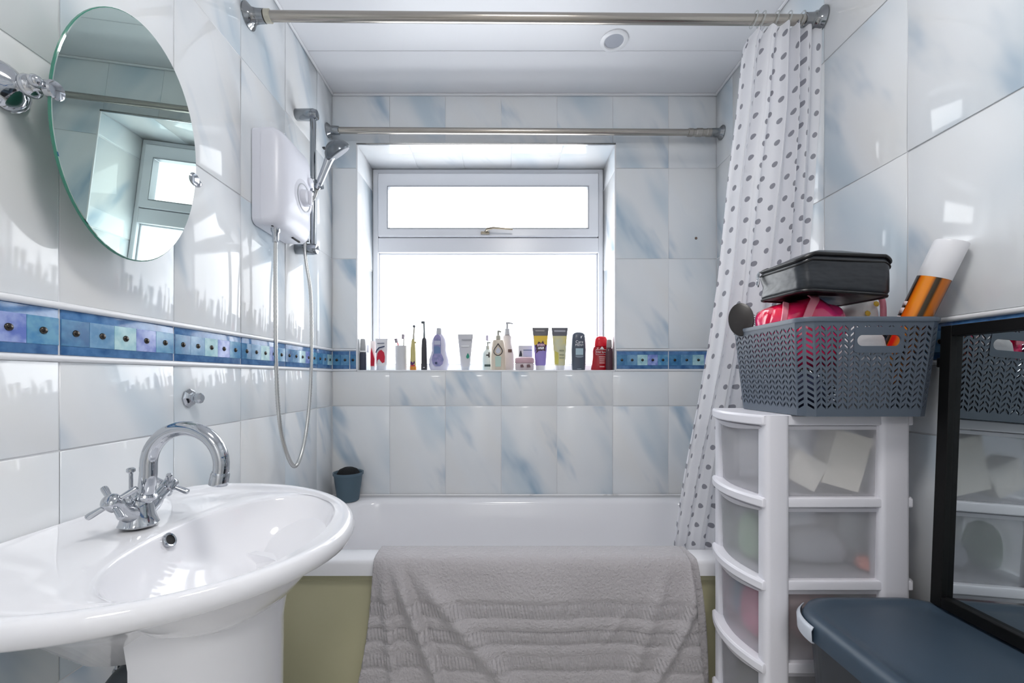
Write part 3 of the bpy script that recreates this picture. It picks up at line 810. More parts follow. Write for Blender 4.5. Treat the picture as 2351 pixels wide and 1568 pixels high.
rail = thing('shower_rail', 'chrome vertical shower slide rail beside the electric shower', 'shower rail', (XL, 1.5545, Z(0.476)))
RX, RY = -0.708, 1.5545
make('bar', tube([(RX, RY, Z(0.462)), (RX, RY, Z(0.99))], 0.0105, 18), 'rail_chrome', rail)
for zz in (0.974, 0.476):
    make('end_bracket', lathe([(0, 0.019), (0.002, 0.0205), (0.066, 0.0205), (0.078, 0.017), (0.08, 0.012)], 24, (XL, RY, Z(zz)), (1, 0, 0)), 'rail_chrome', rail)
make('soap_hook', tube(smooth_path([(RX - 0.01, RY - 0.01, Z(0.505)), (RX - 0.035, RY - 0.02, Z(0.505)), (RX - 0.05, RY - 0.02, Z(0.515))], 5), 0.006, 10), 'rail_chrome', rail)
sl = make('slider', join(lathe([(-0.024, 0.016), (-0.022, 0.018), (0.022, 0.018), (0.024, 0.016)], 22, (RX, RY, Z(0.708))),
     lathe([(0, 0.012), (0.03, 0.014), (0.034, 0.012)], 16, (RX, RY, Z(0.716)), (-0.2, -1, 0.1)), lathe([(0.0, 0.013), (0.035, 0.015)], 16, (RX, RY, Z(0.706)), (1, -0.1, 0.2))), 'rail_chrome', rail)
make('slider_knob', lathe([(0, 0.014), (0.014, 0.015), (0.02, 0.010)], 20, (RX - 0.005, RY - 0.03, Z(0.724)), (-0.4, -1, 0.3)), 'plastic_white', rail)

hand = thing('hand_shower', 'grey chrome hand shower head hung on the slide rail', 'shower head', (-0.66, 1.545, Z(0.7)))
h0, h1 = Vector((-0.690, 1.548, Z(0.695))), Vector((-0.640, 1.545, Z(0.815)))
make('handle', tube([h0, h0.lerp(h1, 0.1), h0.lerp(h1, 0.5), h0.lerp(h1, 0.85), h1], [0.010, 0.0115, 0.0125, 0.0145, 0.017], 18), 'chrome', hand)
hc = Vector((-0.617, 1.545, Z(0.836))); ha = Vector((0.52, 0.42, -0.74)).normalized()
make('head', lathe([(-0.034, 0.012), (-0.028, 0.026), (-0.014, 0.042), (0.0, 0.0495), (0.010, 0.050), (0.014, 0.047)], 34, hc, ha), P('grey_chrome', (112, 118, 124), 0.22, 0.7), hand)
make('spray_face', lathe([(0.0125, 0.0465), (0.016, 0.044), (0.017, 0.02)], 30, hc, ha), 'grey', hand)
make('mode_tab', box(-0.667, -0.655, 1.538, 1.552, Z(0.842), Z(0.848)), 'rubber', hand, smooth=0, bevel=0.002)

hose_pts = smooth_path([(-0.72, 1.322, SZ0 - 0.038), (-0.721, 1.323, Z(0.30)), (-0.720, 1.325, Z(0.05)), (-0.716, 1.335, Z(-0.12)), (-0.711, 1.365, Z(-0.235)), (-0.707, 1.42, Z(-0.300)),
    (-0.704, 1.475, Z(-0.235)), (-0.702, 1.512, Z(-0.10)), (-0.701, 1.527, Z(0.08)), (-0.705, 1.530, Z(0.30)), (-0.728, 1.535, Z(0.47)), (-0.715, 1.545, Z(0.62)), (-0.697, 1.548, Z(0.672)), tuple(h0)], 34)
hose = make('shower_hose', tube(hose_pts, [0.0066 if i % 2 else 0.0056 for i in range(len(hose_pts))], 10), P('hose_metal', (206, 206, 204), 0.22, 0.85), smooth=60)
tag(hose, 'ribbed silver shower hose looping down below the electric shower', 'hose')

# ------------------------------------------------------------------ curtain poles
def pole(name, label, y, za, zb, r, fl, knob):
    t = thing(name, label, 'curtain pole', (0.09, y, Z((za + zb) / 2)))
    a, b = Vector((XL, y, Z(za))), Vector((XR, y, Z(zb)))
    d_ = (b - a).normalized()
    make('pole', tube([a + d_ * 0.004, b - d_ * 0.004], r, 22), 'nickel', t)
    for p, dd in ((a, d_), (b, -d_)):
        make('flange', lathe([(0.0005, fl), (0.004, fl), (0.010, fl * 0.8), (0.016, fl * 0.62), (0.032, r * 1.35), (0.05, r * 1.3), (0.052, r)], 28, p, dd), P('smoked_chrome', (150, 152, 154), 0.12, 1.0), t)
    if knob:
        q = b - d_ * 0.15
        make('twist_sleeve', lathe([(0, r), (0.002, r * 1.25), (0.02, r * 1.25), (0.022, r * 1.12), (0.035, r * 1.12), (0.037, r * 1.3), (0.06, r * 1.3), (0.062, r * 1.15), (0.08, r * 1.15), (0.082, r * 1.28), (0.10, r * 1.28), (0.102, r)], 24, q, d_), 'nickel', t)
    else:
        q = a + d_ * 0.052
        make('twist_sleeve', lathe([(0, r), (0.001, r * 1.25), (0.016, r * 1.25), (0.018, r)], 24, q, d_), P('cream_ring', (190, 186, 170), 0.3), t)
    return t
pole('shower_curtain_pole', 'long brushed steel shower curtain pole at the ceiling above the bath front', 1.262, 1.088, 1.075, 0.0145, 0.036, False)
pole('window_pole', 'brushed steel tension pole across the wall above the window', 1.832, 1.080, 1.070, 0.0135, 0.030, True)

# ------------------------------------------------------------------ shower curtain
cur = thing('shower_curtain', 'white shower curtain with grey polka dots bunched at the right', 'curtain', (0.85, 1.27, Z(1.0)))
ctl = [  # height above eye, left x, right x, y, fold depth
    (1.062, 0.742, 0.944, 1.262, 0.022), (1.02, 0.728, 0.946, 1.262, 0.026), (0.80, 0.706, 0.946, 1.264, 0.028), (0.60, 0.680, 0.938, 1.268, 0.027),
    (0.30, 0.655, 0.925, 1.280, 0.027), (0.10, 0.632, 0.900, 1.292, 0.026), (-0.10, 0.603, 0.86, 1.305, 0.024), (-0.30, 0.572, 0.83, 1.322, 0.022), (-0.50, 0.548, 0.80, 1.338, 0.020), (-0.66, 0.535, 0.79, 1.352, 0.018)]
def ctl_at(z):
    for i in range(len(ctl) - 1):
        a, b = ctl[i], ctl[i + 1]
        if a[0] >= z >= b[0]:
            t = (a[0] - z) / (a[0] - b[0]); return [p + (q - p) * t for p, q in zip(a, b)]
    return list(ctl[-1])
NU, NV = 181, 90
cv, cuv = [], []
NF = 5.5
zs = [1.062 - (1.062 + 0.66) * j / (NV - 1) for j in range(NV)]
for j, z in enumerate(zs):
    _, xl, xr, yy, am = ctl_at(z)
    arc = 0.0; prev = None
    for i in range(NU):
        s = i / (NU - 1)
        ph = 2 * math.pi * NF * (s + 0.018 * math.sin(7 * s) + 0.012 * math.sin(3.1 * z + 5 * s))
        fl = math.sin(ph) + 0.28 * math.sin(2.3 * ph + 1.0 + z)
        sharp = math.tanh(1.6 * fl) * 1.0
        X_ = xl + (xr - xl) * s + 0.003 * math.sin(2 * ph + 0.4) * (xr - xl) / 0.25
        top = max(0.0, (z - 0.98) / 0.09)
        Y_ = yy + am * sharp * (0.75 + 0.25 * math.sin(9 * s + 2)) - 0.008 * math.sin(4 * z + 9 * s)
        Zz = z - 0.018 * top * (0.5 + 0.5 * math.sin(ph * 1.0 + 1.2)) + 0.03 * top * (s - 0.5)
        p = Vector((min(X_, XR - 0.004), Y_, Z(Zz)))
        cv.append(tuple(p))
        if prev is not None: arc += (p - prev).length
        prev = p
        cuv.append([s, 0.0])
DOT = 0.064
me_faces = grid_faces(NU, NV)
# arc length of one middle row gives the cloth its own width
def row_arc(j):
    a = [0.0]
    for i in range(1, NU): a.append(a[-1] + (Vector(cv[j * NU + i]) - Vector(cv[j * NU + i - 1])).length)
    return a
arc_mid = row_arc(NV // 3)
sheet = make('curtain_cloth', (cv, me_faces), 'curtain', cur, smooth=80)
uvl = sheet.data.uv_layers.new(name='UVMap')
tilt_len = [0.0]
for j in range(1, NV): tilt_len.append(tilt_len[-1] + (Vector(cv[j * NU + 20]) - Vector(cv[(j - 1) * NU + 20])).length)
for lp in sheet.data.loops:
    i, j = lp.vertex_index % NU, lp.vertex_index // NU
    uvl.data[lp.index].uv = (arc_mid[i] / DOT, tilt_len[j] / DOT)
for k, xx in enumerate((0.752, 0.775, 0.815, 0.853, 0.893, 0.930)):
    ring = []
    for j in range(21):
        a = 2 * math.pi * j / 20
        ring.append((xx + 0.004 * math.sin(a), 1.262 + 0.0205 * math.cos(a), Z(1.0765) + 0.0215 * math.sin(a)))
    make('curtain_ring', tube(ring, 0.0018, 8, False), 'clear', cur)

# ------------------------------------------------------------------ towel
tow = thing('bath_towel', 'grey towel with ribbed bands draped over the bath edge', 'towel', (0.08, 1.2, BZ))
prof = [(1.322, BZ - 0.24), (1.318, BZ - 0.12), (1.311, BZ - 0.03), (1.302, BZ + 0.002), (1.288, BZ + 0.008), (1.255, BZ + 0.0085), (1.225, BZ + 0.008), (1.208, BZ + 0.003), (1.2015, BZ - 0.010), (1.200, BZ - 0.03)]
pz = BZ - 0.03
while pz > 0.16:
    pz -= 0.0075; prof.append((1.200, pz))
# cloth length along the drop, zero at the rim edge
d0 = 0.0; Ls = [0.0]
for a, b in zip(prof[:-1], prof[1:]): Ls.append(Ls[-1] + math.hypot(b[0] - a[0], b[1] - a[1]))
Lrim = Ls[8]
NTU = 200
tv, tuv = [], []
def towel_edges(v):   # v metres below the rim edge
    v = max(v, 0)
    return -0.374 - 0.175 * v + 0.02 * math.sin(6 * v), 0.535 + 0.035 * min(1, v * 3.0)
for j, (yy, zz) in enumerate(prof):
    v = Ls[j] - Lrim
    xl, xr = towel_edges(v)
    for i in range(NTU):
        s = i / (NTU - 1)
        x = xl + (xr - xl) * s
        out_ = 0.0
        if v > -0.012:
            g = min(1.0, (v + 0.012) / 0.10)
            # left gathered folds running down and outwards
            def ridge(c, w, h): return h * math.exp(-((x - c) / w) ** 2)
            out_ += g * (ridge(-0.345 + 0.10 * v, 0.016, 0.020) + ridge(-0.315 + 0.42 * v, 0.020, 0.028) - ridge(-0.288 + 0.38 * v, 0.014, 0.012)
                         + ridge(-0.262 + 0.85 * v, 0.028, 0.022 * g) + ridge(-0.385 - 0.1 * v, 0.02, 0.010))
            out_ += g * (0.006 + 0.006 * math.sin(3.2 * x * 3 + 1.0 + 3 * v) + 0.004 * math.sin(21 * x - 9 * v))
            out_ += g * (ridge(0.47 - 0.35 * v, 0.02, 0.010) + ridge(0.535 - 0.55 * max(0, v - 0.12), 0.012, 0.018) + ridge(0.40 - 0.7 * (v - 0.05), 0.012, 0.007 * max(0, 1 - abs(v - 0.16) / 0.08)))
        for vb in (0.103, 0.144, 0.176, 0.216, 0.248, 0.290):
            out_ -= 0.0055 * math.exp(-((v - vb) / 0.0040) ** 2)
        for vb in (0.152, 0.168, 0.224, 0.240):
            out_ += 0.0028 * math.exp(-((v - vb) / 0.005) ** 2)
        zz2 = zz - (0.03 * s + 0.012 * math.sin(5 * s)) * max(0, v - 0.33) / 0.1 * 0.3 + (0.0 if v < 0 else -0.012 * s * min(1, v * 6))
        tv.append((x, yy - out_, zz2)); tuv.append((s * 1.0, v))
body = make('towel_front', (tv, grid_faces(NTU, len(prof))), 'towel', tow, smooth=80, solid=0.005)
uvl = body.data.uv_layers.new(name='UVMap')
for lp in body.data.loops: uvl.data[lp.index].uv = tuv[lp.vertex_index]
# turned-back edge on the right, lying behind the front layer
fv, fuv = [], []
prof2 = [(1.330, BZ - 0.15), (1.318, BZ - 0.03), (1.305, BZ + 0.001), (1.288, BZ + 0.003), (1.225, BZ + 0.0032), (1.211, BZ + 0.0015), (1.2065, BZ - 0.006), (1.2065, BZ - 0.02)]
pz = BZ - 0.02
while pz > 0.15:
    pz -= 0.012; prof2.append((1.2065, pz))
for j, (yy, zz) in enumerate(prof2):
    dn = max(0.0, BZ - zz) if j > 5 else 0.0
    for i in range(24):
        s = i / 23
        x0_, x1_ = 0.485, 0.556 + 0.028 * math.tanh(dn * 6) + 0.012 * dn
        fv.append((x0_ + (x1_ - x0_) * s, yy - (0.004 * math.sin(s * 7 + 4 * dn) if dn > 0.02 else 0) * 0.4, zz)); fuv.append((s * 0.1, 0.05))
flap = make('towel_edge_fold', (fv, grid_faces(24, len(prof2))), 'towel', tow, smooth=80, solid=0.004)
uvl = flap.data.uv_layers.new(name='UVMap')
for lp in flap.data.loops: uvl.data[lp.index].uv = fuv[lp.vertex_index]

# ------------------------------------------------------------------ smoky pot on the bath corner
pot = thing('bath_pot', 'smoky blue plastic pot on the back left bath corner', 'pot', (-0.668, 1.800, BZ))
pv_ = loft([sring(-0.668, 1.800, BZ + z, r, r, 2, 32) for z, r in ((0.001, 0.040), (0.004, 0.044), (0.06, 0.052), (0.118, 0.060), (0.120, 0.061), (0.119, 0.058), (0.06, 0.050), (0.006, 0.042))], False, True)
make('pot_wall', pv_, 'tint_cup', pot, smooth=40)
make('rim', loft([sring(-0.668, 1.800, BZ + z, r, r, 2, 32) for z, r in ((0.112, 0.0598), (0.112, 0.0625), (0.123, 0.0632), (0.123, 0.0598))], False, False), 'tint_cup', pot)
sp = thing('bath_sponge', 'black sponge poking out of the smoky blue pot', 'sponge', (-0.668, 1.800, BZ + 0.01))
make('sponge', loft([sring(-0.668, 1.800, BZ + z, r, r * 0.9, 2.4, 24) for z, r in ((0.008, 0.030), (0.02, 0.037), (0.09, 0.044), (0.118, 0.046), (0.134, 0.036), (0.142, 0.018))]), add_bump(P('black_sponge', (16, 17, 20), 0.9), 90, 0.6, 0.004), sp)

# ------------------------------------------------------------------ plastic drawer tower
TY0, TY1, TXB = 0.930, 1.150, 0.905
TYC = (TY0 + TY1) / 2; THW = (TY1 - TY0) / 2
TOPZ, PITCH = -0.083, 0.1837
tower = thing('drawer_tower', 'white plastic tower of frosted drawers beside the bath', 'drawer tower', (0.74, TYC, 0))
def xf(y, b=0.026):                       # bowed front edge
    return 0.583 - b * (1 - ((y - TYC) / THW) ** 2)
def plan(y0, y1, xb, dx, n=14, rb=0.012):
    pts = []
    for i in range(n + 1):
        y = y0 + (y1 - y0) * i / n
        pts.append((xf(y) + dx, y))
    pts += [(xb - rb, y1), (xb, y1 - rb), (xb, y0 + rb), (xb - rb, y0)]
    return pts
for k in range(6):
    zt = Z(TOPZ - PITCH * k)
    pl = plan(TY0 - 0.002, TY1 + 0.002, TXB + 0.012, -0.012)
    pi_ = plan(TY0, TY1, TXB + 0.008, -0.008)
    if k == 0:
        g = loft([[(p[0], p[1], zt - 0.023) for p in pl], [(p[0], p[1], zt - 0.003) for p in pl], [(p[0], p[1], zt) for p in pi_]])
    else:
        g = loft([[(p[0], p[1], zt - 0.022) for p in pi_], [(p[0], p[1], zt - 0.020) for p in pl], [(p[0], p[1], zt - 0.005) for p in pl], [(p[0], p[1], zt) for p in pi_]])
    make('shelf_frame' if k else 'top_panel', g, 'plastic_lilac', tower, smooth=30, bevel=0.003)
def post(x0, x1, y0, y1):
    zb = Z(TOPZ - PITCH * 5) - 0.02
    return loft([[(p[0], p[1], z) for p in rrect_pts(x0, x1, y0, y1, 0.012, 4)] for z in (zb, Z(TOPZ) - 0.001)])
post_specs = [(0.577, 0.633, TY0 - 0.006, TY0 + 0.030), (0.832, 0.899, TY0 - 0.006, TY0 + 0.034), (0.577, 0.633, TY1 - 0.030, TY1 + 0.004), (0.832, 0.899, TY1 - 0.034, TY1 + 0.004)]
for s in post_specs:
    make('post', post(*s), 'plastic_lilac', tower, smooth=40)
for x in (0.605, 0.865):
    for yy in (TY0 + 0.02, TY1 - 0.02):
        make('caster', join(tube([(x, yy - 0.009, 0.0165), (x, yy + 0.009, 0.0165)], 0.016, 16), tube([(x, yy, 0.03), (x, yy, Z(TOPZ - PITCH * 5) - 0.021)], 0.006, 8)), 'rubber', tower)
for k in range(5):
    zt = Z(TOPZ - PITCH * k) - 0.0245; zb_ = Z(TOPZ - PITCH * (k + 1)) + 0.001
    y0, y1 = TY0 + 0.008, TY1 - 0.008
    pts = plan(y0, y1, TXB - 0.012, 0.010)
    pb = [(p[0] + 0.004, p[1] + (0.004 if p[1] < TYC else -0.004)) for p in pts]
    # open box: walls and floor, then a lip
    V, F = loft([[(p[0], p[1], zb_ + 0.001) for p in pb], [(p[0], p[1], zt - 0.006) for p in pts]], True, False)
    dr = make('drawer', (V, F), 'frost', tower, smooth=40, solid=0.0022)
    lp0 = plan(y0 - 0.001, y1 + 0.001, TXB - 0.010, 0.002); lp1 = plan(y0 - 0.002, y1 + 0.002, TXB - 0.009, -0.003); li = plan(y0 + 0.004, y1 - 0.004, TXB - 0.018, 0.016)
    n_ = len(lp0)
    def lipz(p): return 0.009 + (0.006 * max(0, 1 - ((p[1] - TYC) / (THW * 0.75)) ** 2) if p[0] < 0.6 else 0.0)
    V, F = loft([[(q[0], q[1], zt - lipz(p)) for p, q in zip(lp0, li)], [(p[0], p[1], zt - lipz(p)) for p in lp0], [(p[0], p[1], zt - 0.003) for p in lp1], [(p[0], p[1], zt) for p in lp0], [(p[0], p[1], zt) for p in li]], False, False)
    make('drawer_lip', (V, F), P('lip_plastic', (206, 205, 212), 0.4), dr, smooth=40)

# contents seen through the frosted drawers
def carton(label, c, size, rot, col, name='carton'):
    o = bpy.data.objects.new(name, None); COL.objects.link(o)
    o.location = c; o.rotation_euler = rot
    tag(o, label, 'box')
    sx, sy, sz = size
    m = P('card_' + name, col, 0.6)
    make('carton_body', box(-sx / 2, sx / 2, -sy / 2, sy / 2, 0, sz), m, o, smooth=0, bevel=0.0015, local=True)
    make('carton_flap', box(-sx / 2 - 0.0006, sx / 2 + 0.0006, -sy / 2 - 0.0006, sy / 2 + 0.0006, sz * 0.84, sz + 0.0006), m, o, smooth=0, local=True)
    return o
d1 = Z(TOPZ - PITCH) + 0.006
carton('white cardboard carton leaning upright inside the top drawer', (0.760, 0.972, d1 + 0.012), (0.085, 0.05, 0.125), (0, R(16), 0), (246, 242, 232), 'tall_carton')
carton('smaller white carton lying tilted inside the top drawer', (0.668, 0.972, d1 + 0.020), (0.075, 0.05, 0.068), (0, R(28), 0), (244, 241, 234), 'small_carton')
d2 = Z(TOPZ - PITCH * 2) + 0.006
def lump(name, label, cat, c, size, col, rough=0.6):
    g = loft([sring(c[0], c[1], c[2] + size[2] * z, size[0] * r, size[1] * r, 2.6, 20) for z, r in ((0, 0.6), (0.08, 0.9), (0.3, 1.0), (0.6, 0.95), (0.85, 0.75), (0.97, 0.4), (1.0, 0.1))])
    o = make(name, g, add_bump(P(name + '_fabric', col, rough), 30, 0.4, 0.01), smooth=60)
    return tag(o, label, cat)
lump('wash_bag', 'pale grey wash bag inside the second drawer', 'bag', (0.76, 1.04, d2), (0.08, 0.05, 0.075), (196, 198, 208))
lump('soap_pouch', 'small coral pouch at the back of the second drawer', 'pouch', (0.845, 0.975, d2), (0.025, 0.02, 0.03), (232, 140, 120))
lump('green_cloth', 'green folded cloth at the front of the second drawer', 'cloth', (0.618, 1.045, d2), (0.022, 0.04, 0.11), (150, 186, 150))
d3 = Z(TOPZ - PITCH * 3) + 0.006
lump('pink_pouch', 'bright pink pouch filling the third drawer front', 'pouch', (0.632, 1.03, d3), (0.035, 0.055, 0.12), (214, 88, 140))
lump('blue_pouch', 'light blue pouch at the far side of the third drawer', 'pouch', (0.634, 1.108, d3), (0.022, 0.015, 0.12), (110, 170, 200))
lump('red_cloth', 'dark red cloth behind the pink pouch, third drawer', 'cloth', (0.755, 1.03, d3), (0.07, 0.06, 0.12), (170, 60, 70))

# ------------------------------------------------------------------ storage box with slate lid
LZ = Z(-0.470)
sbox = thing('storage_box', 'dark slate lidded storage box in front of the drawer tower', 'storage box', (0.74, 0.64, 0))
LX0, LX1, LY0, LY1 = 0.600, 0.944, 0.30, 0.912
def lring(i, r, z): return [(p[0], p[1], z) for p in rrect_pts(LX0 + i, LX1 - i, LY0 + i, LY1 - i, r, 10)]
make('lid', loft([lring(0.008, 0.088, LZ - 0.045), lring(0.0, 0.095, LZ - 0.042), lring(0.001, 0.095, LZ - 0.016), lring(0.007, 0.09, LZ - 0.004), lring(0.018, 0.085, LZ - 0.0005), lring(0.026, 0.08, LZ - 0.001), lring(0.032, 0.077, LZ - 0.005), lring(0.05, 0.07, LZ - 0.005)]), 'slate', sbox, smooth=50)
make('box_body', loft([lring(0.05, 0.07, 0.001), lring(0.045, 0.075, 0.01), lring(0.014, 0.088, LZ - 0.05), lring(0.010, 0.09, LZ - 0.0455)], True, False), P('box_plastic', (40, 48, 58), 0.45), sbox, smooth=50)
clp = []
for z, o_ in ((LZ - 0.044, 0.0005), (LZ - 0.042, 0.006), (LZ - 0.020, 0.007), (LZ - 0.012, 0.002)):
    row = []
    for i in range(15):
        a = R(184 - 62 * i / 14)
        rr = 0.095 + o_
        row.append((LX0 + 0.095 + rr * math.cos(a), LY1 - 0.095 + rr * math.sin(a), z))
    clp.append(row)
cvs = [p for r in clp for p in r]
make('corner_clip', (cvs, grid_faces(15, 4)), P('pale_grey_clip', (196, 202, 212), 0.3), sbox, smooth=40, solid=0.002)

# ------------------------------------------------------------------ leaning black framed mirror
fm = thing('framed_mirror', 'black framed rectangular mirror leaning on the right wall', 'mirror', (0.889, 0.6, LZ + 0.0015))
lean = math.atan2(0.023, 0.576)
fm.rotation_euler = (0, lean, 0)
FH, FY0, FY1, FW, FD = 0.576, -0.32, 0.276, 0.022, 0.022
def fbox(y0, y1, z0, z1, x0=0.0, x1=FD): return box(x0, x1, y0, y1, z0, z1)
make('frame_bar', fbox(FY1 - FW, FY1, 0, FH), 'black', fm, smooth=0, bevel=0.0015, local=True)
make('frame_bar', fbox(FY0, FY0 + FW, 0, FH), 'black', fm, smooth=0, bevel=0.0015, local=True)
make('frame_bar', fbox(FY0 + FW, FY1 - FW, FH - FW, FH), 'black', fm, smooth=0, bevel=0.0015, local=True)
make('frame_bar', fbox(FY0 + FW, FY1 - FW, 0, FW), 'black', fm, smooth=0, bevel=0.0015, local=True)
make('mirror_glass', box(0.0125, 0.0165, FY0 + 0.01, FY1 - 0.01, 0.01, FH - 0.01), P('framed_mirror_silver', (206, 214, 216), 0.0, 1.0), fm, smooth=0, local=True)
make('wall_bracket', box(0.006, 0.040, FY1 - 0.002, FY1 + 0.012, FH - 0.085, FH - 0.065), 'black', fm, smooth=0, bevel=0.002, local=True)

# ------------------------------------------------------------------ woven basket
BKX, BKY, BKZ = 0.7690, 1.009, Z(TOPZ) + 0.001
HXT, HYT, HXB, HYB, BH = 0.1470, 0.136, 0.131, 0.121, 0.208
bk = thing('storage_basket', 'dark grey plastic herringbone basket on the drawer tower', 'basket', (BKX, BKY, BKZ))
RC = 0.022
NXC, NYC, NCC = 20, 18, 2
def loop_pts(hx, hy, r):
    out = []
    def line(a, b, n):
        for i in range(n): out.append((a[0] + (b[0] - a[0]) * i / n, a[1] + (b[1] - a[1]) * i / n))
    def arc(cx, cy, a0, n):
        for i in range(n): a = R(a0 + 90 * i / n); out.append((cx + r * math.cos(a), cy + r * math.sin(a)))
    line((-hx + r, -hy), (hx - r, -hy), NXC); arc(hx - r, -hy + r, -90, NCC)
    line((hx, -hy + r), (hx, hy - r), NYC); arc(hx - r, hy - r, 0, NCC)
    line((hx - r, hy), (-hx + r, hy), NXC); arc(-hx + r, hy - r, 90, NCC)
    line((-hx, hy - r), (-hx, -hy + r), NYC); arc(-hx + r, -hy + r, 180, NCC)
    return out
LB, LT = loop_pts(HXB, HYB, RC), loop_pts(HXT, HYT, RC)
NCOL = len(LB)
def bpt(c, z):
    t = max(0, min(1, z / BH)); a, b = LB[c % NCOL], LT[c % NCOL]
    return Vector((a[0] + (b[0] - a[0]) * t, a[1] + (b[1] - a[1]) * t, z))
ROWN = 14; z_lo, z_hi = 0.010, 0.197
rh = (z_hi - z_lo) / (ROWN + 0.9); amp = rh * 0.9
def gp(c, i): return bpt(c, z_lo + i * rh + (amp if c % 2 else 0))
V, F = [], []
def quad(*p):
    o = len(V); V.extend([tuple(q) for q in p]); F.append(tuple(range(o, o + len(p))))
hole_rows = (10, 11, 12)
def handle_zone(c, i):
    return i in hole_rows and (7 <= c < 15 or (NXC + NCC + NYC + NCC + 7) <= c < (NXC + NCC + NYC + NCC + 13))
for c in range(NCOL):
    quad(bpt(c, 0), bpt(c + 1, 0), gp(c + 1, 0), gp(c, 0))
    quad(gp(c, ROWN), gp(c + 1, ROWN), bpt(c + 1, BH), bpt(c, BH))
    for i in range(ROWN):
        A, B, C_, D = gp(c, i), gp(c + 1, i), gp(c + 1, i + 1), gp(c, i + 1)
        if handle_zone(c, i): continue
        def q(u, w): return A.lerp(B, u).lerp(D.lerp(C_, u), w)
        u0, u1, w0, w1 = 0.15, 0.85, 0.27, 0.73
        a, b, cc, d = q(u0, w0), q(u1, w0), q(u1, w1), q(u0, w1)
        quad(A, B, b, a); quad(B, C_, cc, b); quad(C_, D, d, cc); quad(D, A, a, d)
wv = make('woven_wall', (V, F), 'basket', bk, smooth=0, local=True, solid=0.0026, solid_off=1)
# merge the cell corners so that the sheet is one piece
import bmesh
bm = bmesh.new(); bm.from_mesh(wv.data); bmesh.ops.remove_doubles(bm, verts=bm.verts, dist=0.00005); bm.to_mesh(wv.data); bm.free()
make('base', loft([[(p[0] * 0.98, p[1] * 0.98, 0.0) for p in LB], [(p[0] * 0.985, p[1] * 0.985, 0.003) for p in LB]]), 'basket', bk, local=True)
make('rim', loft([[(p[0] * s, p[1] * s2, z) for p in LT] for s, s2, z in ((1.0, 1.0, BH - 0.009), (1.018, 1.024, BH - 0.009), (1.022, 1.029, BH - 0.002), (1.014, 1.018, BH + 0.001), (0.99, 0.987, BH + 0.001), (0.985, 0.981, BH - 0.004))], False, False), 'basket', bk, smooth=50, local=True)
for side in (-1, 1):
    x0, x1 = (LT[7][0] - 0.002, LT[15][0] + 0.002) if side < 0 else (-0.047, 0.047)
    z0, z1 = z_lo + 10 * rh - 0.002, z_lo + 13 * rh + amp + 0.003
    cxm, czm = (x0 + x1) / 2, (z0 + z1) / 2
    o_, i_ = [], []
    for j in range(40):
        a = 2 * math.pi * j / 40; c, s = math.cos(a), math.sin(a)
        ox, oz = (x1 - x0) / 2 * math.copysign(abs(c) ** 0.18, c), (z1 - z0) / 2 * math.copysign(abs(s) ** 0.18, s)
        hr = 0.0115; hl = (x1 - x0) / 2 - 0.006 - hr
        ix, iz = (hl if c > 0 else -hl) + hr * c, hr * s - 0.001
        def yw(z): return side * (HYB + (HYT - HYB) * z / BH + 0.0036)
        o_.append((cxm + ox, yw(czm + oz), czm + oz)); i_.append((cxm + ix, yw(czm + iz), czm + iz))
    bo = [(p[0], p[1] - side * 0.003, p[2]) for p in o_]; bi = [(p[0], p[1] - side * 0.004, p[2]) for p in i_]
    make('handle_plate', loft([bo, o_, i_, bi], False, False), 'basket', bk, smooth=40, local=True)

# ------------------------------------------------------------------ things in the basket
def bag_pt(px, py, d): return at(px, py, d)
# black wash bag
GX0, GX1, GY0, GY1 = 0.640, 0.842, 0.900, 1.062
bb = thing('black_wash_bag', 'black leather look zip wash bag on top of the basket pile', 'bag', ((GX0 + GX1) / 2, (GY0 + GY1) / 2, Z(0.19)))
bl = add_bump(P('black_leatherette', (36, 40, 46), 0.33), 18, 0.35, 0.010, 2, (1, 1, 2.2))
def bag_top(x, y):
    u = (x - GX0) / (GX1 - GX0); w = (y - GY0) / (GY1 - GY0)
    return 0.2575 + 0.034 * math.sin(math.pi * min(1, max(0, u * 0.98))) - 0.010 * u + 0.006 * w
def bag_bot(x, y):
    u = (x - GX0) / (GX1 - GX0); w = (y - GY0) / (GY1 - GY0)
    return 0.187 + 0.018 * math.exp(-((u - 0.46) / 0.22) ** 2) - 0.012 * u + 0.004 * w
def bag_ring(f, inset, puff=0.0):
    r = []
    for p in rrect_pts(GX0 + inset, GX1 - inset, GY0 + inset, GY1 - inset, 0.024, 6):
        zt_, zb2 = bag_top(*p), bag_bot(*p)
        r.append((p[0] + 0.0018 * math.sin(40 * p[1] + 9 * f), p[1] + puff * 0.003 * math.sin(55 * p[0] + 5 * f), Z(zb2 + (zt_ - zb2) * f)))
    return r
make('bag_body', loft([bag_ring(0.02, 0.05), bag_ring(0.0, 0.012), bag_ring(0.03, 0.003), bag_ring(0.15, 0.0, 1), bag_ring(0.45, 0.002, 1), bag_ring(0.72, 0.001, 1), bag_ring(0.86, 0.0), bag_ring(0.95, 0.003), bag_ring(1.0, 0.012), bag_ring(1.03, 0.05), bag_ring(1.04, 0.07)]), bl, bb, smooth=70)
make('top_piping', tube(bag_ring(0.975, 0.001) + bag_ring(0.975, 0.001)[:1], 0.0042, 8, False), P('black_piping', (16, 17, 19), 0.4), bb)
make('bottom_piping', tube(bag_ring(0.02, 0.003) + bag_ring(0.02, 0.003)[:1], 0.0035, 8, False), P('black_piping2', (18, 19, 22), 0.4), bb)
make('zip_seam', tube(bag_ring(0.83, -0.0005) + bag_ring(0.83, -0.0005)[:1], 0.0016, 6, False), P('zip_black', (12, 12, 14), 0.6), bb)
zx, zy, zz = GX0 - 0.003, 1.046, Z(0.247)
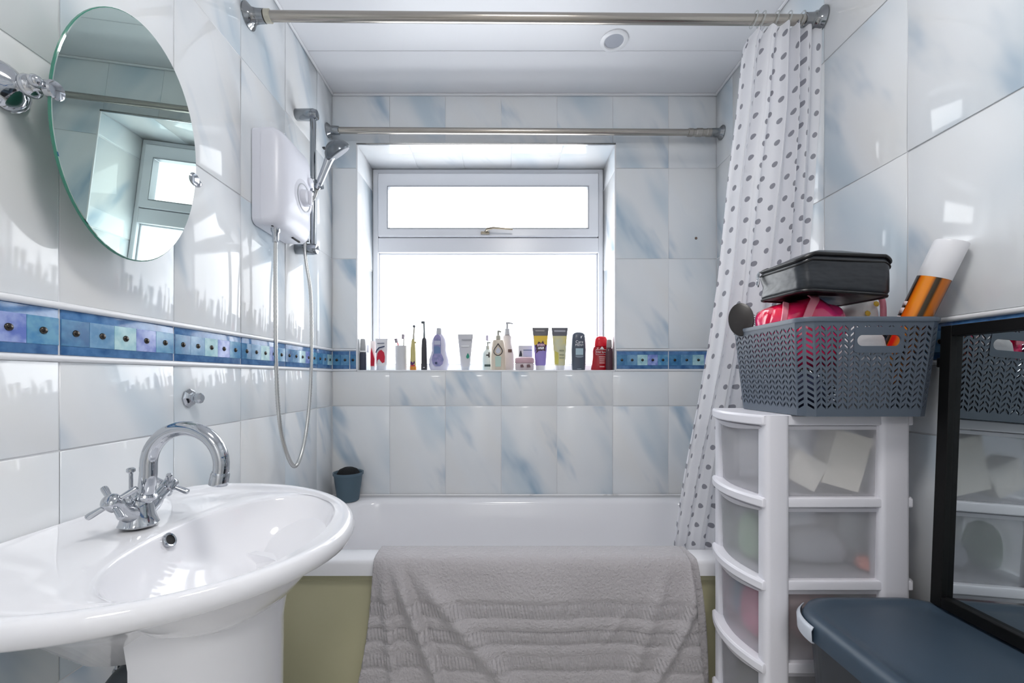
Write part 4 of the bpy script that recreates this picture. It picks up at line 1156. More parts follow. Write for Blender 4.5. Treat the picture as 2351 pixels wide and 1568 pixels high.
make('zip_puller', tube([(zx, zy, zz + 0.016), (zx - 0.003, zy - 0.003, zz + 0.010), (zx - 0.004, zy - 0.003, zz - 0.014), (zx - 0.003, zy, zz - 0.020), (zx - 0.004, zy + 0.004, zz - 0.014), (zx - 0.003, zy + 0.003, zz + 0.010), (zx, zy, zz + 0.016)], 0.0018, 8), 'chrome', bb)

# pink vinyl bag
pk = thing('pink_vinyl_bag', 'hot pink shiny vinyl bag with pale straps in the basket', 'bag', (0.72, 1.0, Z(0.05)))
vin = add_bump(mottle(P('hot_pink_vinyl', (246, 30, 92), 0.08, 0, Coat_Weight=0.6), (252, 24, 76), (252, 70, 150), 6, 0.4, 0.6), 14, 0.7, 0.02, 2)
prings = []
psec = [(0.640, 0.13, 0.03), (0.643, 0.168, 0.055), (0.655, 0.178, 0.068), (0.685, 0.183, 0.075), (0.715, 0.191, 0.075), (0.733, 0.198, 0.073), (0.748, 0.196, 0.073), (0.766, 0.178, 0.073), (0.780, 0.179, 0.070), (0.792, 0.178, 0.064), (0.801, 0.170, 0.055), (0.806, 0.12, 0.03)]
for k, (x, zt, hd_) in enumerate(psec):
    ring = []
    for j in range(28):
        a = 2 * math.pi * j / 28; c, s = math.cos(a), math.sin(a)
        zb2 = 0.018
        ring.append((x + 0.003 * math.sin(5 * a), 1.032 - hd_ * math.copysign(abs(c) ** 0.7, c) * (1 + 0.06 * math.sin(6 * a + k)), Z((zt + zb2) / 2 + (zt - zb2) / 2 * math.copysign(abs(s) ** 0.6, s))))
    prings.append(ring)
make('bag_body', loft(prings), vin, pk, smooth=80, sub=1)
strap = P('pale_pink_strap', (246, 150, 168), 0.35)
def ribbon(path, w, th=0.0015):
    pts, fr = frames(path)
    rings = []
    for p, (t_, n_, b_) in zip(pts, fr):
        s_ = Vector((1, 0, 0)); s_ = (s_ - t_ * s_.dot(t_)).normalized(); nn = t_.cross(s_)
        rings.append([tuple(p + s_ * w / 2 + nn * th), tuple(p - s_ * w / 2 + nn * th), tuple(p - s_ * w / 2 - nn * th), tuple(p + s_ * w / 2 - nn * th)])
    return loft(rings)
make('strap', ribbon(smooth_path([(0.676, 0.953, Z(0.095)), (0.683, 0.951, Z(0.125)), (0.698, 0.953, Z(0.160)), (0.712, 0.960, Z(0.180)), (0.722, 0.985, Z(0.193))], 5), 0.017), strap, pk)
make('strap', ribbon(smooth_path([(0.646, 0.978, Z(0.10)), (0.648, 0.972, Z(0.130)), (0.652, 0.972, Z(0.155)), (0.662, 0.985, Z(0.176))], 5), 0.012), strap, pk)

# white floral pouch
fp = thing('floral_pouch', 'white pouch with yellow flowers and pink edging in the basket', 'pouch', (0.86, 1.0, Z(0.05)))
fl = P('floral_white', (240, 232, 228), 0.3)
frs = []
for k, (x, zt, hd_) in enumerate([(0.811, 0.10, 0.03), (0.816, 0.150, 0.05), (0.835, 0.166, 0.055), (0.858, 0.190, 0.055), (0.880, 0.208, 0.05), (0.892, 0.196, 0.04), (0.897, 0.13, 0.025)]):
    ring = []
    for j in range(24):
        a = 2 * math.pi * j / 24; c, s = math.cos(a), math.sin(a)
        ring.append((x, 1.034 - hd_ * math.copysign(abs(c) ** 0.7, c), Z((zt - 0.02) / 2 + (zt + 0.02) / 2 * math.copysign(abs(s) ** 0.6, s))))
    frs.append(ring)
make('pouch_body', loft(frs), mottle(fl, (244, 238, 236), (240, 196, 206), 12, 0.55, 0.75), fp, smooth=80, sub=1)
make('pink_edging', tube(smooth_path([(0.884, 0.984, Z(0.10)), (0.890, 0.984, Z(0.14)), (0.890, 0.988, Z(0.185)), (0.884, 1.004, Z(0.208)), (0.88, 1.034, Z(0.212))], 6), 0.006, 10), strap, fp)
for fx_, fz_ in ((0.848, 0.150), (0.868, 0.172), (0.858, 0.136)):
    make('flower_print', lathe([(0, 0.007), (0.0012, 0.006), (0.0018, 0.002)], 7, (fx_, 0.9775, Z(fz_)), (0, -1, 0.15)), P('flower_yellow', (236, 190, 70), 0.4), fp, smooth=0)

# contents low in the basket, seen through the holes
for nm, lb, ct, c, sz, cl in (('white_cloth', 'white crumpled cloth behind the basket handle hole', 'cloth', (0.785, 0.917, BKZ + 0.004), (0.055, 0.024, 0.195), (238, 236, 240)),
                          ('red_pouch', 'dark red pouch low inside the grey basket', 'pouch', (0.845, 0.99, BKZ + 0.004), (0.04, 0.05, 0.055), (150, 40, 40)),
                          ('navy_pouch', 'navy blue pouch at the bottom left inside the basket', 'pouch', (0.715, 1.035, BKZ + 0.004), (0.055, 0.075, 0.094), (40, 50, 80))):
    lump(nm, lb, ct, c, sz, cl)

# hairspray can leaning out of the basket
cb, ct_ = Vector((0.853, 0.945, Z(-0.010))), Vector((0.9215, 0.862, Z(0.280)))
ca_ = (ct_ - cb).normalized()
can = thing('hairspray_can', 'amber and black aerosol can with white cap leaning on the wall', 'aerosol can', tuple(cb))
CL = (ct_ - cb).length; RCAN = 0.0278
def can_mat():
    m = P('amber_can', (226, 132, 20), 0.2, 0.0)
    n, l, b = nodes_of(m)
    uv = n.new('ShaderNodeUVMap'); uv.uv_map = 'UVMap'
    sp_ = n.new('ShaderNodeSeparateXYZ'); l.new(uv.outputs[0], sp_.inputs[0])
    r = n.new('ShaderNodeValToRGB'); cr = r.color_ramp; cr.interpolation = 'LINEAR'
    stops = [(0.0, (40, 26, 10)), (0.235, (44, 26, 12)), (0.26, (226, 110, 20)), (0.30, (238, 140, 24)), (0.37, (236, 140, 24)), (0.39, (190, 104, 16)), (0.405, (46, 34, 8)), (0.445, (50, 36, 10)), (0.47, (190, 104, 20)), (0.53, (196, 108, 24)), (0.60, (120, 60, 14)), (0.9, (60, 34, 10)), (1.0, (40, 26, 10))]
    cr.elements[0].position = 0.0; cr.elements[0].color = lin(stops[0][1])
    cr.elements[1].position = 1.0; cr.elements[1].color = lin(stops[-1][1])
    for p_, c_ in stops[1:-1]:
        el = cr.elements.new(p_); el.color = lin(c_)
    l.new(sp_.outputs[0], r.inputs[0])
    r2 = n.new('ShaderNodeMapRange'); r2.inputs['From Min'].default_value = 0.78; r2.inputs['From Max'].default_value = 0.42
    l.new(sp_.outputs[1], r2.inputs['Value'])
    g1 = n.new('ShaderNodeMapRange'); g1.inputs['From Min'].default_value = 0.36; g1.inputs['From Max'].default_value = 0.30
    l.new(sp_.outputs[0], g1.inputs['Value'])
    g2 = n.new('ShaderNodeMath'); g2.operation = 'GREATER_THAN'; g2.inputs[1].default_value = 0.255; l.new(sp_.outputs[0], g2.inputs[0])
    mm = n.new('ShaderNodeMath'); mm.operation = 'MULTIPLY'; l.new(g1.outputs[0], mm.inputs[0]); l.new(g2.outputs[0], mm.inputs[1])
    mm2 = n.new('ShaderNodeMath'); mm2.operation = 'MULTIPLY'; l.new(mm.outputs[0], mm2.inputs[0]); l.new(r2.outputs[0], mm2.inputs[1])
    mx = n.new('ShaderNodeMix'); mx.data_type = 'RGBA'; mx.inputs['B'].default_value = lin((226, 34, 20))
    l.new(mm2.outputs[0], mx.inputs['Factor']); l.new(r.outputs[0], mx.inputs['A']); l.new(mx.outputs['Result'], b.inputs['Base Color'])
    return m
# cylinder with an unwrapped print
NCY = 48
upv = Vector((0, -1, 0)); N0 = (upv - ca_ * upv.dot(ca_)).normalized(); B0 = ca_.cross(N0)
V, F = [], []
CBL = CL - 0.076
hs = [(0.0, RCAN), (CBL, RCAN)]
for h_, r_ in hs:
    for j in range(NCY + 1):
        a = 2 * math.pi * j / NCY + math.pi
        V.append(tuple(cb + ca_ * h_ + N0 * r_ * math.cos(a) + B0 * r_ * math.sin(a)))
F = [(j, j + 1, j + NCY + 2, j + NCY + 1) for j in range(NCY)]
cbody = make('can_body', (V, F), can_mat(), can, smooth=60)
uvl = cbody.data.uv_layers.new(name='UVMap')
for lp in cbody.data.loops:
    vi = lp.vertex_index; uvl.data[lp.index].uv = ((vi % (NCY + 1)) / NCY, 0.0 if vi <= NCY else 1.0)
make('can_base', lathe([(-0.002, RCAN * 0.9), (0.001, RCAN)], 36, cb, ca_), 'chrome', can)
make('cap', lathe([(CBL, RCAN), (CBL + 0.0005, RCAN * 1.01), (CL - 0.004, RCAN * 1.0), (CL - 0.001, RCAN * 0.97), (CL, RCAN * 0.90)], 36, cb, ca_), P('white_cap', (236, 236, 240), 0.3), can)
wm = P('can_white_print', (232, 214, 216), 0.4)
for k, (h_, ln) in enumerate(((0.178, 0.009), (0.164, 0.012), (0.146, 0.020))):
    pts_ = []
    a = math.pi + 2 * math.pi * 0.205
    rows = []
    for hh in (h_, h_ - ln):
        rows.append([tuple(cb + ca_ * hh + N0 * (RCAN + 0.0004) * math.cos(a + da) + B0 * (RCAN + 0.0004) * math.sin(a + da)) for da in (-0.30, -0.15, 0.0, 0.12, 0.24)])
    make('print_mark', (rows[0] + rows[1], grid_faces(5, 2)), wm, can, smooth=60, solid=0.0003)

# hairbrush
hb = thing('hairbrush', 'dark brown oval hairbrush head poking out of the basket', 'hairbrush', (0.64, 1.10, Z(-0.03)))
hq = Matrix.Rotation(R(-62), 3, 'Z') @ Matrix.Rotation(R(-14), 3, 'Y')
hc_ = Vector((0.622, 1.100, Z(0.152)))
def hbp(u, w, n): return tuple(hc_ + Vector((u, n, w)) @ Matrix.Rotation(R(40), 3, 'Z') @ Matrix.Rotation(R(10), 3, 'X'))
hr_ = []
for n_, s_ in ((-0.010, 0.7), (-0.007, 0.95), (0.0, 1.0), (0.006, 0.97), (0.008, 0.8)):
    hr_.append([hbp(0.030 * s_ * math.cos(2 * math.pi * j / 32), 0.045 * s_ * math.sin(2 * math.pi * j / 32), -n_) for j in range(32)])
make('brush_head', loft(hr_), P('brown_brush', (34, 29, 28), 0.35), hb, smooth=50)
make('brush_handle', tube(smooth_path([hbp(0, -0.030, 0), (0.640, 1.100, Z(0.110)), (0.647, 1.105, Z(0.05)), (0.657, 1.110, Z(-0.03))], 5), 0.0065, 14), P('brown_brush2', (42, 37, 35), 0.3), hb)
br = []
for a_ in range(-4, 5):
    for b_ in range(-6, 7):
        u, w = a_ * 0.006, b_ * 0.006
        if (u / 0.026) ** 2 + (w / 0.040) ** 2 < 1:
            br.append(tube([hbp(u, w, 0.008), hbp(u * 1.15, w * 1.15, 0.032)], 0.0009, 4))
bro = make('bristles', join(*br), 'dark', hb, smooth=0); bro['kind'] = 'stuff'

# ------------------------------------------------------------------ toiletries on the window sill
DS = 1.955
S_ = DS / FPX
SZL = Z(OP[2]) + 0.0008
def sxp(px): return (px - 1157) * S_
def hpx(n): return n * S_
def flask(t, name, prof, mat, cx, cy, depth=0.7, e=2.3, smooth=45, tilt=None, n=28, dvar=None):
    """prof: (height px, half width px[, half depth px])"""
    rings = []
    for p in prof:
        hw = hpx(p[1]); hdp = hpx(p[2]) if len(p) > 2 else hw * depth
        rings.append(sring(cx, cy, SZL + hpx(p[0]), hw, hdp, e, n))
    return make(name, loft(rings), mat, t, smooth=smooth)
def bottle(name, label, cat, px, dy=0.0, group=None):
    t = thing(name, label, cat, (sxp(px), DS + dy, SZL), group)
    return t, sxp(px), DS + dy
def stripe(t, name, mat, cx, y, z0, z1, w, th=0.0006):
    return make(name, box(cx - hpx(w) / 2, cx + hpx(w) / 2, y - th, y + 0.0004, SZL + hpx(z0), SZL + hpx(z1)), mat, t, smooth=0)
def plate(t, name, mat, cx, y, outline_px, th=0.0007):
    """flat printed shape; outline in px from the bottle axis and the sill"""
    n_ = len(outline_px)
    V = [(cx + hpx(u), y, SZL + hpx(w)) for u, w in outline_px] + [(cx + hpx(u), y - th, SZL + hpx(w)) for u, w in outline_px]
    F = [tuple(range(n_, 2 * n_))] + [(i, (i + 1) % n_, (i + 1) % n_ + n_, i + n_) for i in range(n_)]
    return make(name, (V, F), mat, t, smooth=0)
m_red = P('label_red', (206, 34, 62), 0.35); m_navy = P('print_navy', (52, 62, 96), 0.5); m_white = P('print_white', (240, 240, 242), 0.4)
m_dk = P('print_dark', (56, 52, 54), 0.5)

# 1 dark bottle with grey cap at the left reveal
t, cx, cy = bottle('lotion_bottle', 'small dark navy bottle with grey cap, leftmost on the sill', 'bottle', 841, -0.045)
flask(t, 'bottle_body', [(0, 6), (1, 7.2), (36, 7.2), (42, 6.6), (44, 4)], P('navy_bottle', (62, 66, 84), 0.25), cx, cy)
flask(t, 'cap', [(44, 6.2), (46, 6.6), (68, 5.6), (70, 4.5)], P('grey_cap', (172, 172, 174), 0.3), cx, cy, 0.9)
flask(t, 'neck_band', [(40.5, 7.4), (44, 7.2)], m_white, cx, cy)
# clear little vial beside it
t, cx, cy = bottle('clear_vial', 'small clear vial with white cap beside the navy bottle', 'vial', 842, 0.02)
flask(t, 'vial_body', [(0, 4), (1, 4.6), (38, 4.6), (42, 2.5)], 'clear', cx, cy, 1.0)
flask(t, 'cap', [(42, 3.4), (58, 3.0), (59, 2.4)], 'plastic_white', cx, cy, 1.0)
# 2 narrow red and white tube
t, cx, cy = bottle('narrow_tube', 'narrow red and white toothpaste tube second from the left reveal', 'tube', 857, 0.0)
flask(t, 'tube_body', [(8, 6, 5), (14, 6.4, 5), (40, 6.2, 3), (62, 6, 1.2), (67, 6, 0.6)], P('tube_cream', (238, 226, 224), 0.35), cx, cy, e=2.2)
flask(t, 'cap', [(0, 5.4, 5.4), (1, 5.8, 5.8), (8, 5.4, 5.4)], 'plastic_white', cx, cy)
plate(t, 'red_print', m_red, cx, cy - hpx(5) - 0.0002, [(-4.5, 10), (3.5, 10), (4.5, 26), (1, 38), (-2.5, 52), (-4.8, 40)])
# 3 wide toothpaste tube with red swirl
t, cx, cy = bottle('toothpaste_tube', 'wide white toothpaste tube with red swirl standing on its cap', 'tube', 879, -0.02)
flask(t, 'tube_body', [(10, 11, 8.5), (16, 12.5, 8.5), (40, 13, 6), (60, 13.5, 3), (70, 14, 1.0), (72, 14, 0.8)], P('tube_white', (236, 234, 238), 0.3), cx, cy, e=2.2)
flask(t, 'cap', [(0, 10, 8), (1, 10.8, 8.6), (10, 10.4, 8.4)], 'plastic_white', cx, cy)
plate(t, 'red_swirl', m_red, cx, cy - hpx(8.5) - 0.0002, [(-8, 14), (-7, 22), (-3, 26), (0, 21), (4, 16), (9, 18), (10, 30), (8, 40), (2, 46), (-3, 44), (-7, 38), (-8.5, 28)])
plate(t, 'swirl_dot', m_white, cx, cy - hpx(8.5) - 0.0009, [(-6, 16), (-2, 16), (0, 20), (-2, 24), (-6, 23)])
plate(t, 'navy_script', m_navy, cx, cy - hpx(8.5) - 0.0002, [(-11.5, 40), (-9, 46), (-4, 52), (9, 55), (9.5, 52.5), (-2, 49.5), (-7.5, 44), (-9.5, 39)])
plate(t, 'navy_line', m_navy, cx, cy - hpx(6.5), [(-8, 60), (8, 60.5), (8, 62), (-8, 61.5)])
# 4 pink leaning toothbrush
def brush(name, label, p0, p1, mat, head_mat, hl=0.022):
    p0, p1 = Vector(p0), Vector(p1); d_ = (p1 - p0).normalized()
    t = thing(name, label, 'toothbrush', tuple(p0))
    make('brush_handle', tube([p0, p0.lerp(p1, 0.3), p0.lerp(p1, 0.6), p1 - d_ * hl, p1], [0.0042, 0.0048, 0.0038, 0.0028, 0.0036], 10), mat, t)
    q = p1 - d_ * hl
    side = Vector((-0.35, -0.94, 0.0)); side = (side - d_ * side.dot(d_)).normalized(); wv_ = d_.cross(side)
    V, F = [], []
    rings = [[tuple(q + d_ * a + wv_ * b + side * c_) for a, b in ((0, -0.0055), (hl, -0.0055), (hl, 0.0055), (0, 0.0055))] for c_ in (0.0025, 0.012)]
    make('bristle_block', loft(rings), head_mat, t, smooth=0, bevel=0.001)
    return t
tb_pink = P('toothbrush_pink', (226, 92, 108), 0.3); tb_head = P('toothbrush_bristle', (150, 140, 148), 0.6); tb_white = P('toothbrush_white', (206, 210, 206), 0.3)
# 5 white tumbler
t, cx, cy = bottle('tumbler', 'plain white tumbler holding two toothbrushes', 'tumbler', 921, 0.0)
make('tumbler_wall', loft([sring(cx, cy, SZL + hpx(z), hpx(r), hpx(r), 2, 32) for z, r in ((0, 11.6), (1, 12.4), (55, 13.6), (56.5, 13.4), (55, 12.6), (6, 11.4), (3, 11))], True, True), P('tumbler_white', (214, 213, 216), 0.35), t, smooth=45)
brush('toothbrush', 'pink toothbrush leaning left out of the white tumbler', (cx + hpx(5), cy + 0.004, SZL + 0.010), (sxp(911), cy - 0.004, SZL + hpx(73)), tb_pink, tb_head, 0.02)
brush('toothbrush', 'white toothbrush standing upright in the white tumbler', (cx + hpx(2), cy + 0.010, SZL + 0.010), (sxp(926.5), cy + 0.012, SZL + hpx(83)), tb_white, tb_head, 0.022)
# 6 yellow electric toothbrush
t, cx, cy = bottle('electric_toothbrush', 'yellow childrens electric toothbrush with colourful base', 'toothbrush', 948.5, 0.0)
ym = P('toothbrush_yellow', (202, 190, 128), 0.35)
flask(t, 'handle', [(9, 6.8), (20, 6.6), (36, 6.2), (52, 5.6), (64, 4.2), (72, 3.0)], ym, cx, cy, 0.9)
flask(t, 'base_band', [(0, 6.8), (1, 7.2), (9, 7.0)], P('orange_base', (220, 142, 52), 0.35), cx, cy, 0.9)
plate(t, 'purple_print', P('print_purple', (86, 44, 92), 0.4), cx, cy - hpx(6.3), [(-5, 14), (0, 11), (5.5, 17), (4, 22), (1, 17), (-2, 20), (-5, 20)])
plate(t, 'red_print', m_red, cx, cy - hpx(6.5), [(-5, 9.5), (5.5, 9.5), (5.5, 13), (0, 11.5), (-5, 12)])
make('brush_stem', tube([(cx + hpx(1), cy, SZL + hpx(70)), (cx + hpx(1.5), cy, SZL + hpx(84)), (cx + hpx(2.6), cy, SZL + hpx(100))], [0.0056, 0.0042, 0.0038], 12), P('stem_grey', (190, 186, 172), 0.35), t)
make('brush_head', lathe([(0, 0.004), (0.004, 0.0062), (0.013, 0.0062), (0.016, 0.004)], 14, (cx + hpx(2.6), cy + 0.006, SZL + hpx(101)), (0, -1, 0)), P('head_dark', (78, 82, 92), 0.4), t)
make('thumb_stop', box(cx + hpx(4.5), cx + hpx(7.5), cy - 0.006, cy + 0.006, SZL + hpx(62), SZL + hpx(66)), ym, t, smooth=0, bevel=0.0015)
# 7 black electric toothbrush
t, cx, cy = bottle('electric_toothbrush', 'slim black electric toothbrush with thin grey head', 'toothbrush', 974, 0.0)
flask(t, 'handle', [(0, 6), (1, 6.8), (40, 6.6), (66, 5.8), (72, 5.0), (75, 2.6)], P('toothbrush_black', (58, 56, 62), 0.3), cx, cy, 0.95)
make('brush_stem', tube([(cx, cy, SZL + hpx(74)), (cx, cy, SZL + hpx(90)), (cx - hpx(0.6), cy, SZL + hpx(108)), (cx - hpx(1), cy, SZL + hpx(112))], [0.0052, 0.0042, 0.0040, 0.0036], 12), P('stem_dark', (108, 116, 118), 0.3), t)
make('brush_head', lathe([(-0.003, 0.005), (0.0, 0.0062), (0.010, 0.0062), (0.013, 0.005)], 14, (cx - hpx(0.5), cy, SZL + hpx(110)), (-1, -0.35, 0)), P('head_grey', (84, 90, 96), 0.4), t)
plate(t, 'print_mark', m_white, cx, cy - hpx(6.5), [(-1.5, 6), (2.5, 6), (2.5, 7.2), (-1.5, 7.2)])
# 8 lilac pear shaped bottle
t, cx, cy = bottle('bubble_bath_bottle', 'pear shaped lilac bottle with grey cap and blue label', 'bottle', 1008, 0.0)
flask(t, 'bottle_body', [(0, 18), (1.5, 20), (12, 23), (24, 23), (36, 19), (46, 16.5), (60, 17), (70, 15.5), (78, 11), (83, 7), (84, 6)], P('lilac_bottle', (214, 212, 230), 0.22), cx, cy, 0.55, 2.2)
flask(t, 'cap', [(83, 6.2), (84, 6.6), (96, 6.0), (97, 5.0)], P('pale_cap', (196, 196, 202), 0.35), cx, cy, 0.9)
lb = P('label_lavender', (136, 134, 178), 0.35)
plate(t, 'label', mottle(lb, (122, 130, 172), (160, 150, 196), 60), cx - hpx(2), cy - hpx(12.7), [(-13, 24), (-10, 14), (-4, 9), (6, 9), (12, 14), (14.5, 24), (12, 32), (8, 39), (8, 74), (5, 79), (0, 81), (-5, 79), (-8, 74), (-8, 39), (-11, 32)])
plate(t, 'label_band', P('label_blue', (110, 134, 176), 0.35), cx - hpx(2), cy - hpx(12.7) - 0.0009, [(-7.5, 38), (7.5, 38), (7.5, 50), (3, 55), (-7.5, 54)])
plate(t, 'label_panel', P('label_pale', (190, 192, 212), 0.35), cx - hpx(2), cy - hpx(12.7) - 0.0009, [(-7, 58), (7, 58), (7, 67), (-7, 67)])
plate(t, 'label_badge', m_navy, cx - hpx(2), cy - hpx(12.7) - 0.0009, [(-5, 14), (0, 14), (0, 19), (-5, 19)])
# 9 white tube with green drop
t, cx, cy = bottle('face_wash_tube', 'pale grey tube with a green drop standing on its cap', 'tube', 1068.5, 0.0)
flask(t, 'tube_body', [(8, 10, 9), (14, 11.5, 9.5), (34, 13, 7.5), (60, 15.5, 3.5), (78, 17.4, 0.8), (83, 17.6, 0.7)], P('pale_tube', (206, 205, 210), 0.35), cx, cy, e=2.2)
flask(t, 'cap', [(0, 8.6, 8), (1, 9.2, 8.6), (8, 9.6, 9)], P('pale_cap2', (204, 206, 214), 0.3), cx, cy)
plate(t, 'green_drop', P('drop_green', (40, 142, 118), 0.35), cx, cy - hpx(9.3), [(3, 28), (6, 26.5), (9, 28), (10, 32), (8.5, 36), (6.5, 39.5), (4.5, 36), (2.6, 32)])
plate(t, 'grey_print', P('print_grey', (176, 176, 182), 0.4), cx, cy - hpx(4.6), [(-8, 69), (14, 69), (14, 71.5), (-8, 71.5)])
plate(t, 'white_print', m_white, cx, cy - hpx(6.2), [(-9, 54), (9, 54), (9, 56.5), (-9, 56.5)])
# 10 small clear pump bottle and a lilac toothbrush
t, cx, cy = bottle('clear_pump_bottle', 'small clear pump bottle with black print, left of the beige bottle', 'bottle', 1119, 0.035)
flask(t, 'bottle_body', [(0, 11), (1, 12.5), (34, 13), (42, 11.5), (48, 6), (50, 4)], P('mint_bottle', (204, 214, 212), 0.25), cx, cy, 0.7)
flask(t, 'pump_collar', [(50, 4.4), (57, 4.2), (58, 2)], P('pump_grey', (170, 174, 170), 0.35), cx, cy, 1.0)
make('pump_head', join(tube([(cx, cy, SZL + hpx(57)), (cx, cy, SZL + hpx(64))], 0.003, 10), tube([(cx - hpx(2), cy, SZL + hpx(65)), (cx + hpx(7), cy, SZL + hpx(65))], 0.003, 10)), P('pump_dark', (110, 116, 112), 0.35), t)
plate(t, 'base_label', P('label_darkgreen', (52, 72, 70), 0.4), cx, cy - hpx(9.3), [(-7, 9), (9, 9), (9, 14), (-7, 14)])
plate(t, 'black_print', m_dk, cx, cy - hpx(9.3), [(-3, 34), (2, 34), (2, 30), (5, 30), (5, 42), (2, 42), (2, 37), (-3, 37)])
brush('toothbrush', 'lilac headed toothbrush standing behind the clear pump bottle', (sxp(1118), DS + 0.075, SZL + 0.004), (sxp(1118.5), DS + 0.085, SZL + hpx(84)), tb_white, P('lilac_bristle', (168, 160, 176), 0.6), 0.026)
# 11 beige pump bottle
t, cx, cy = bottle('beige_pump_bottle', 'beige pump bottle with a black drop outline emblem', 'bottle', 1144, -0.02)
bg_ = P('beige_bottle', (220, 206, 188), 0.3)
flask(t, 'bottle_body', [(0, 16), (1, 17.5), (30, 17.5), (50, 16), (62, 14), (68, 12), (70, 6)], bg_, cx, cy, 0.65, 2.8)
flask(t, 'pump_collar', [(70, 5.6), (78, 5.4), (80, 3)], P('beige_pump', (186, 182, 168), 0.35), cx, cy, 1.0)
make('pump_head', join(tube([(cx, cy, SZL + hpx(78)), (cx, cy, SZL + hpx(88))], 0.0045, 12), tube([(cx - hpx(2), cy, SZL + hpx(88)), (cx + hpx(3), cy, SZL + hpx(88.5)), (cx + hpx(7), cy, SZL + hpx(87))], [0.005, 0.0045, 0.003], 10)), P('pump_taupe', (160, 160, 150), 0.35), t)
drop = [(0, 60), (3, 55), (7, 50), (9.5, 45), (9.5, 41), (7, 37), (3, 34), (0, 33), (-4, 34), (-8, 37), (-10, 41), (-9.5, 45), (-7, 50), (-3, 55)]
dp = [(cx + hpx(u), cy - hpx(11.8), SZL + hpx(w)) for u, w in drop]; dp.append(dp[0])
make('drop_outline', tube(dp, 0.0017, 6, False), m_dk, t)
plate(t, 'drop_badge', P('badge_pale', (206, 208, 220), 0.35), cx, cy - hpx(11.6), [(u * 0.55, 43 + (w - 43) * 0.55) for u, w in drop])
plate(t, 'mint_label', P('label_mint', (184, 208, 196), 0.35), cx, cy - hpx(11.5), [(-6, 8), (6, 8), (7, 30), (0, 33), (-7, 30)])
# 12 tall cream pump bottle
t, cx, cy = bottle('cream_pump_bottle', 'tall white cream pump bottle behind the beige one', 'bottle', 1164.5, 0.035)
flask(t, 'bottle_body', [(0, 13), (1, 15.5), (20, 16.5), (36, 16), (50, 13.5), (62, 10.5), (72, 9.5), (78, 10.5), (82, 8), (83, 5)], P('cream_bottle', (222, 214, 212), 0.25), cx, cy, 0.62, 2.2)
flask(t, 'pump_collar', [(83, 6.4), (86, 6.6), (93, 5.6), (97, 5.6), (98, 3)], P('pump_pale', (190, 190, 194), 0.35), cx, cy, 1.0)
make('pump_head', join(tube([(cx, cy, SZL + hpx(97)), (cx, cy, SZL + hpx(110))], 0.0052, 12), tube([(cx - hpx(3), cy, SZL + hpx(111)), (cx + hpx(4), cy, SZL + hpx(111)), (cx + hpx(14), cy, SZL + hpx(109.5))], [0.005, 0.0045, 0.003], 10)), P('pump_pale2', (178, 178, 182), 0.35), t)
plate(t, 'brown_print', P('print_brown', (92, 66, 60), 0.4), cx, cy - hpx(9.9), [(2, 42), (11, 42), (11, 49), (2, 49)])
# 13 white sachet box, 14 pink jar
t, cx, cy = bottle('medicine_box', 'small white box with black triangle behind the pink jar', 'box', 1207, 0.035)
make('box_body', box(cx - hpx(16), cx + hpx(16), cy - 0.012, cy + 0.012, SZL, SZL + hpx(58)), P('box_white', (214, 216, 222), 0.5), t, smooth=0, bevel=0.0012)
plate(t, 'blue_print', P('print_steel', (122, 136, 164), 0.5), cx, cy - 0.0121, [(-5, 46), (15, 46), (15, 48.5), (-5, 48.5)])
plate(t, 'pale_print', P('print_lavender', (196, 200, 222), 0.5), cx, cy - 0.0121, [(-5, 33), (15, 33), (15, 45), (-5, 45)])
plate(t, 'triangle_print', P('print_black', (52, 56, 64), 0.5), cx, cy - 0.0121, [(-15, 33), (-8, 33), (-8, 38), (-10, 46), (-12, 46)])
t, cx, cy = bottle('pink_jar', 'round jar with a pink lid in front of the white box', 'jar', 1203.5, -0.03)
flask(t, 'jar_body', [(0, 19), (1.5, 20.5), (14, 21), (16, 20)], P('jar_pinkwhite', (214, 200, 204), 0.25), cx, cy, 1.0, 2)
flask(t, 'lid', [(16, 21.5), (17, 22), (26, 21.6), (28, 20), (29, 16)], P('jar_pink_lid', (206, 170, 180), 0.3), cx, cy, 1.0, 2)
for u0, u1 in ((-10, -3), (4, 12)):
    plate(t, 'print_mark', P('jar_print', (112, 84, 88), 0.5), cx, cy - hpx(20.9), [(u0, 6), (u1, 6), (u1, 9), (u1 - 2, 13), (u0, 12)])
# 15 purple and yellow tube
def hair_tube(px, name, label, col, capcol, prints, tilt=0.0):
    t, cx, cy = bottle(name, label, 'tube', px, 0.0)
    flask(t, 'tube_body', [(11, 11, 9), (16, 12.5, 9.5), (40, 14, 7.5), (70, 16, 3), (80, 16.6, 2.0)], col, cx, cy, e=2.4)
    flask(t, 'crimp', [(79, 16.8, 2.2), (82, 17.2, 2.0), (96, 18.6, 0.9), (98, 18.6, 0.8)], capcol, cx, cy, e=2.6)
    flask(t, 'cap', [(0, 9.5, 8), (1, 10.4, 8.8), (11, 10.8, 9)], P('cap_clear_white', (226, 226, 232), 0.25), cx, cy)
    return t, cx, cy
cg = P('crimp_grey', (104, 102, 106), 0.35); cg2 = P('crimp_grey2', (98, 98, 106), 0.35)
t, cx, cy = hair_tube(1241, 'curl_cream_tube', 'purple and yellow tube with grey crimped top', P('tube_purple', (150, 134, 204), 0.3), cg, None)
fy = cy - hpx(8.8)
plate(t, 'yellow_panel', P('panel_yellow', (238, 200, 70), 0.35), cx, cy - hpx(4.5), [(-14.5, 58), (14.5, 58), (16, 79), (-16, 79)])
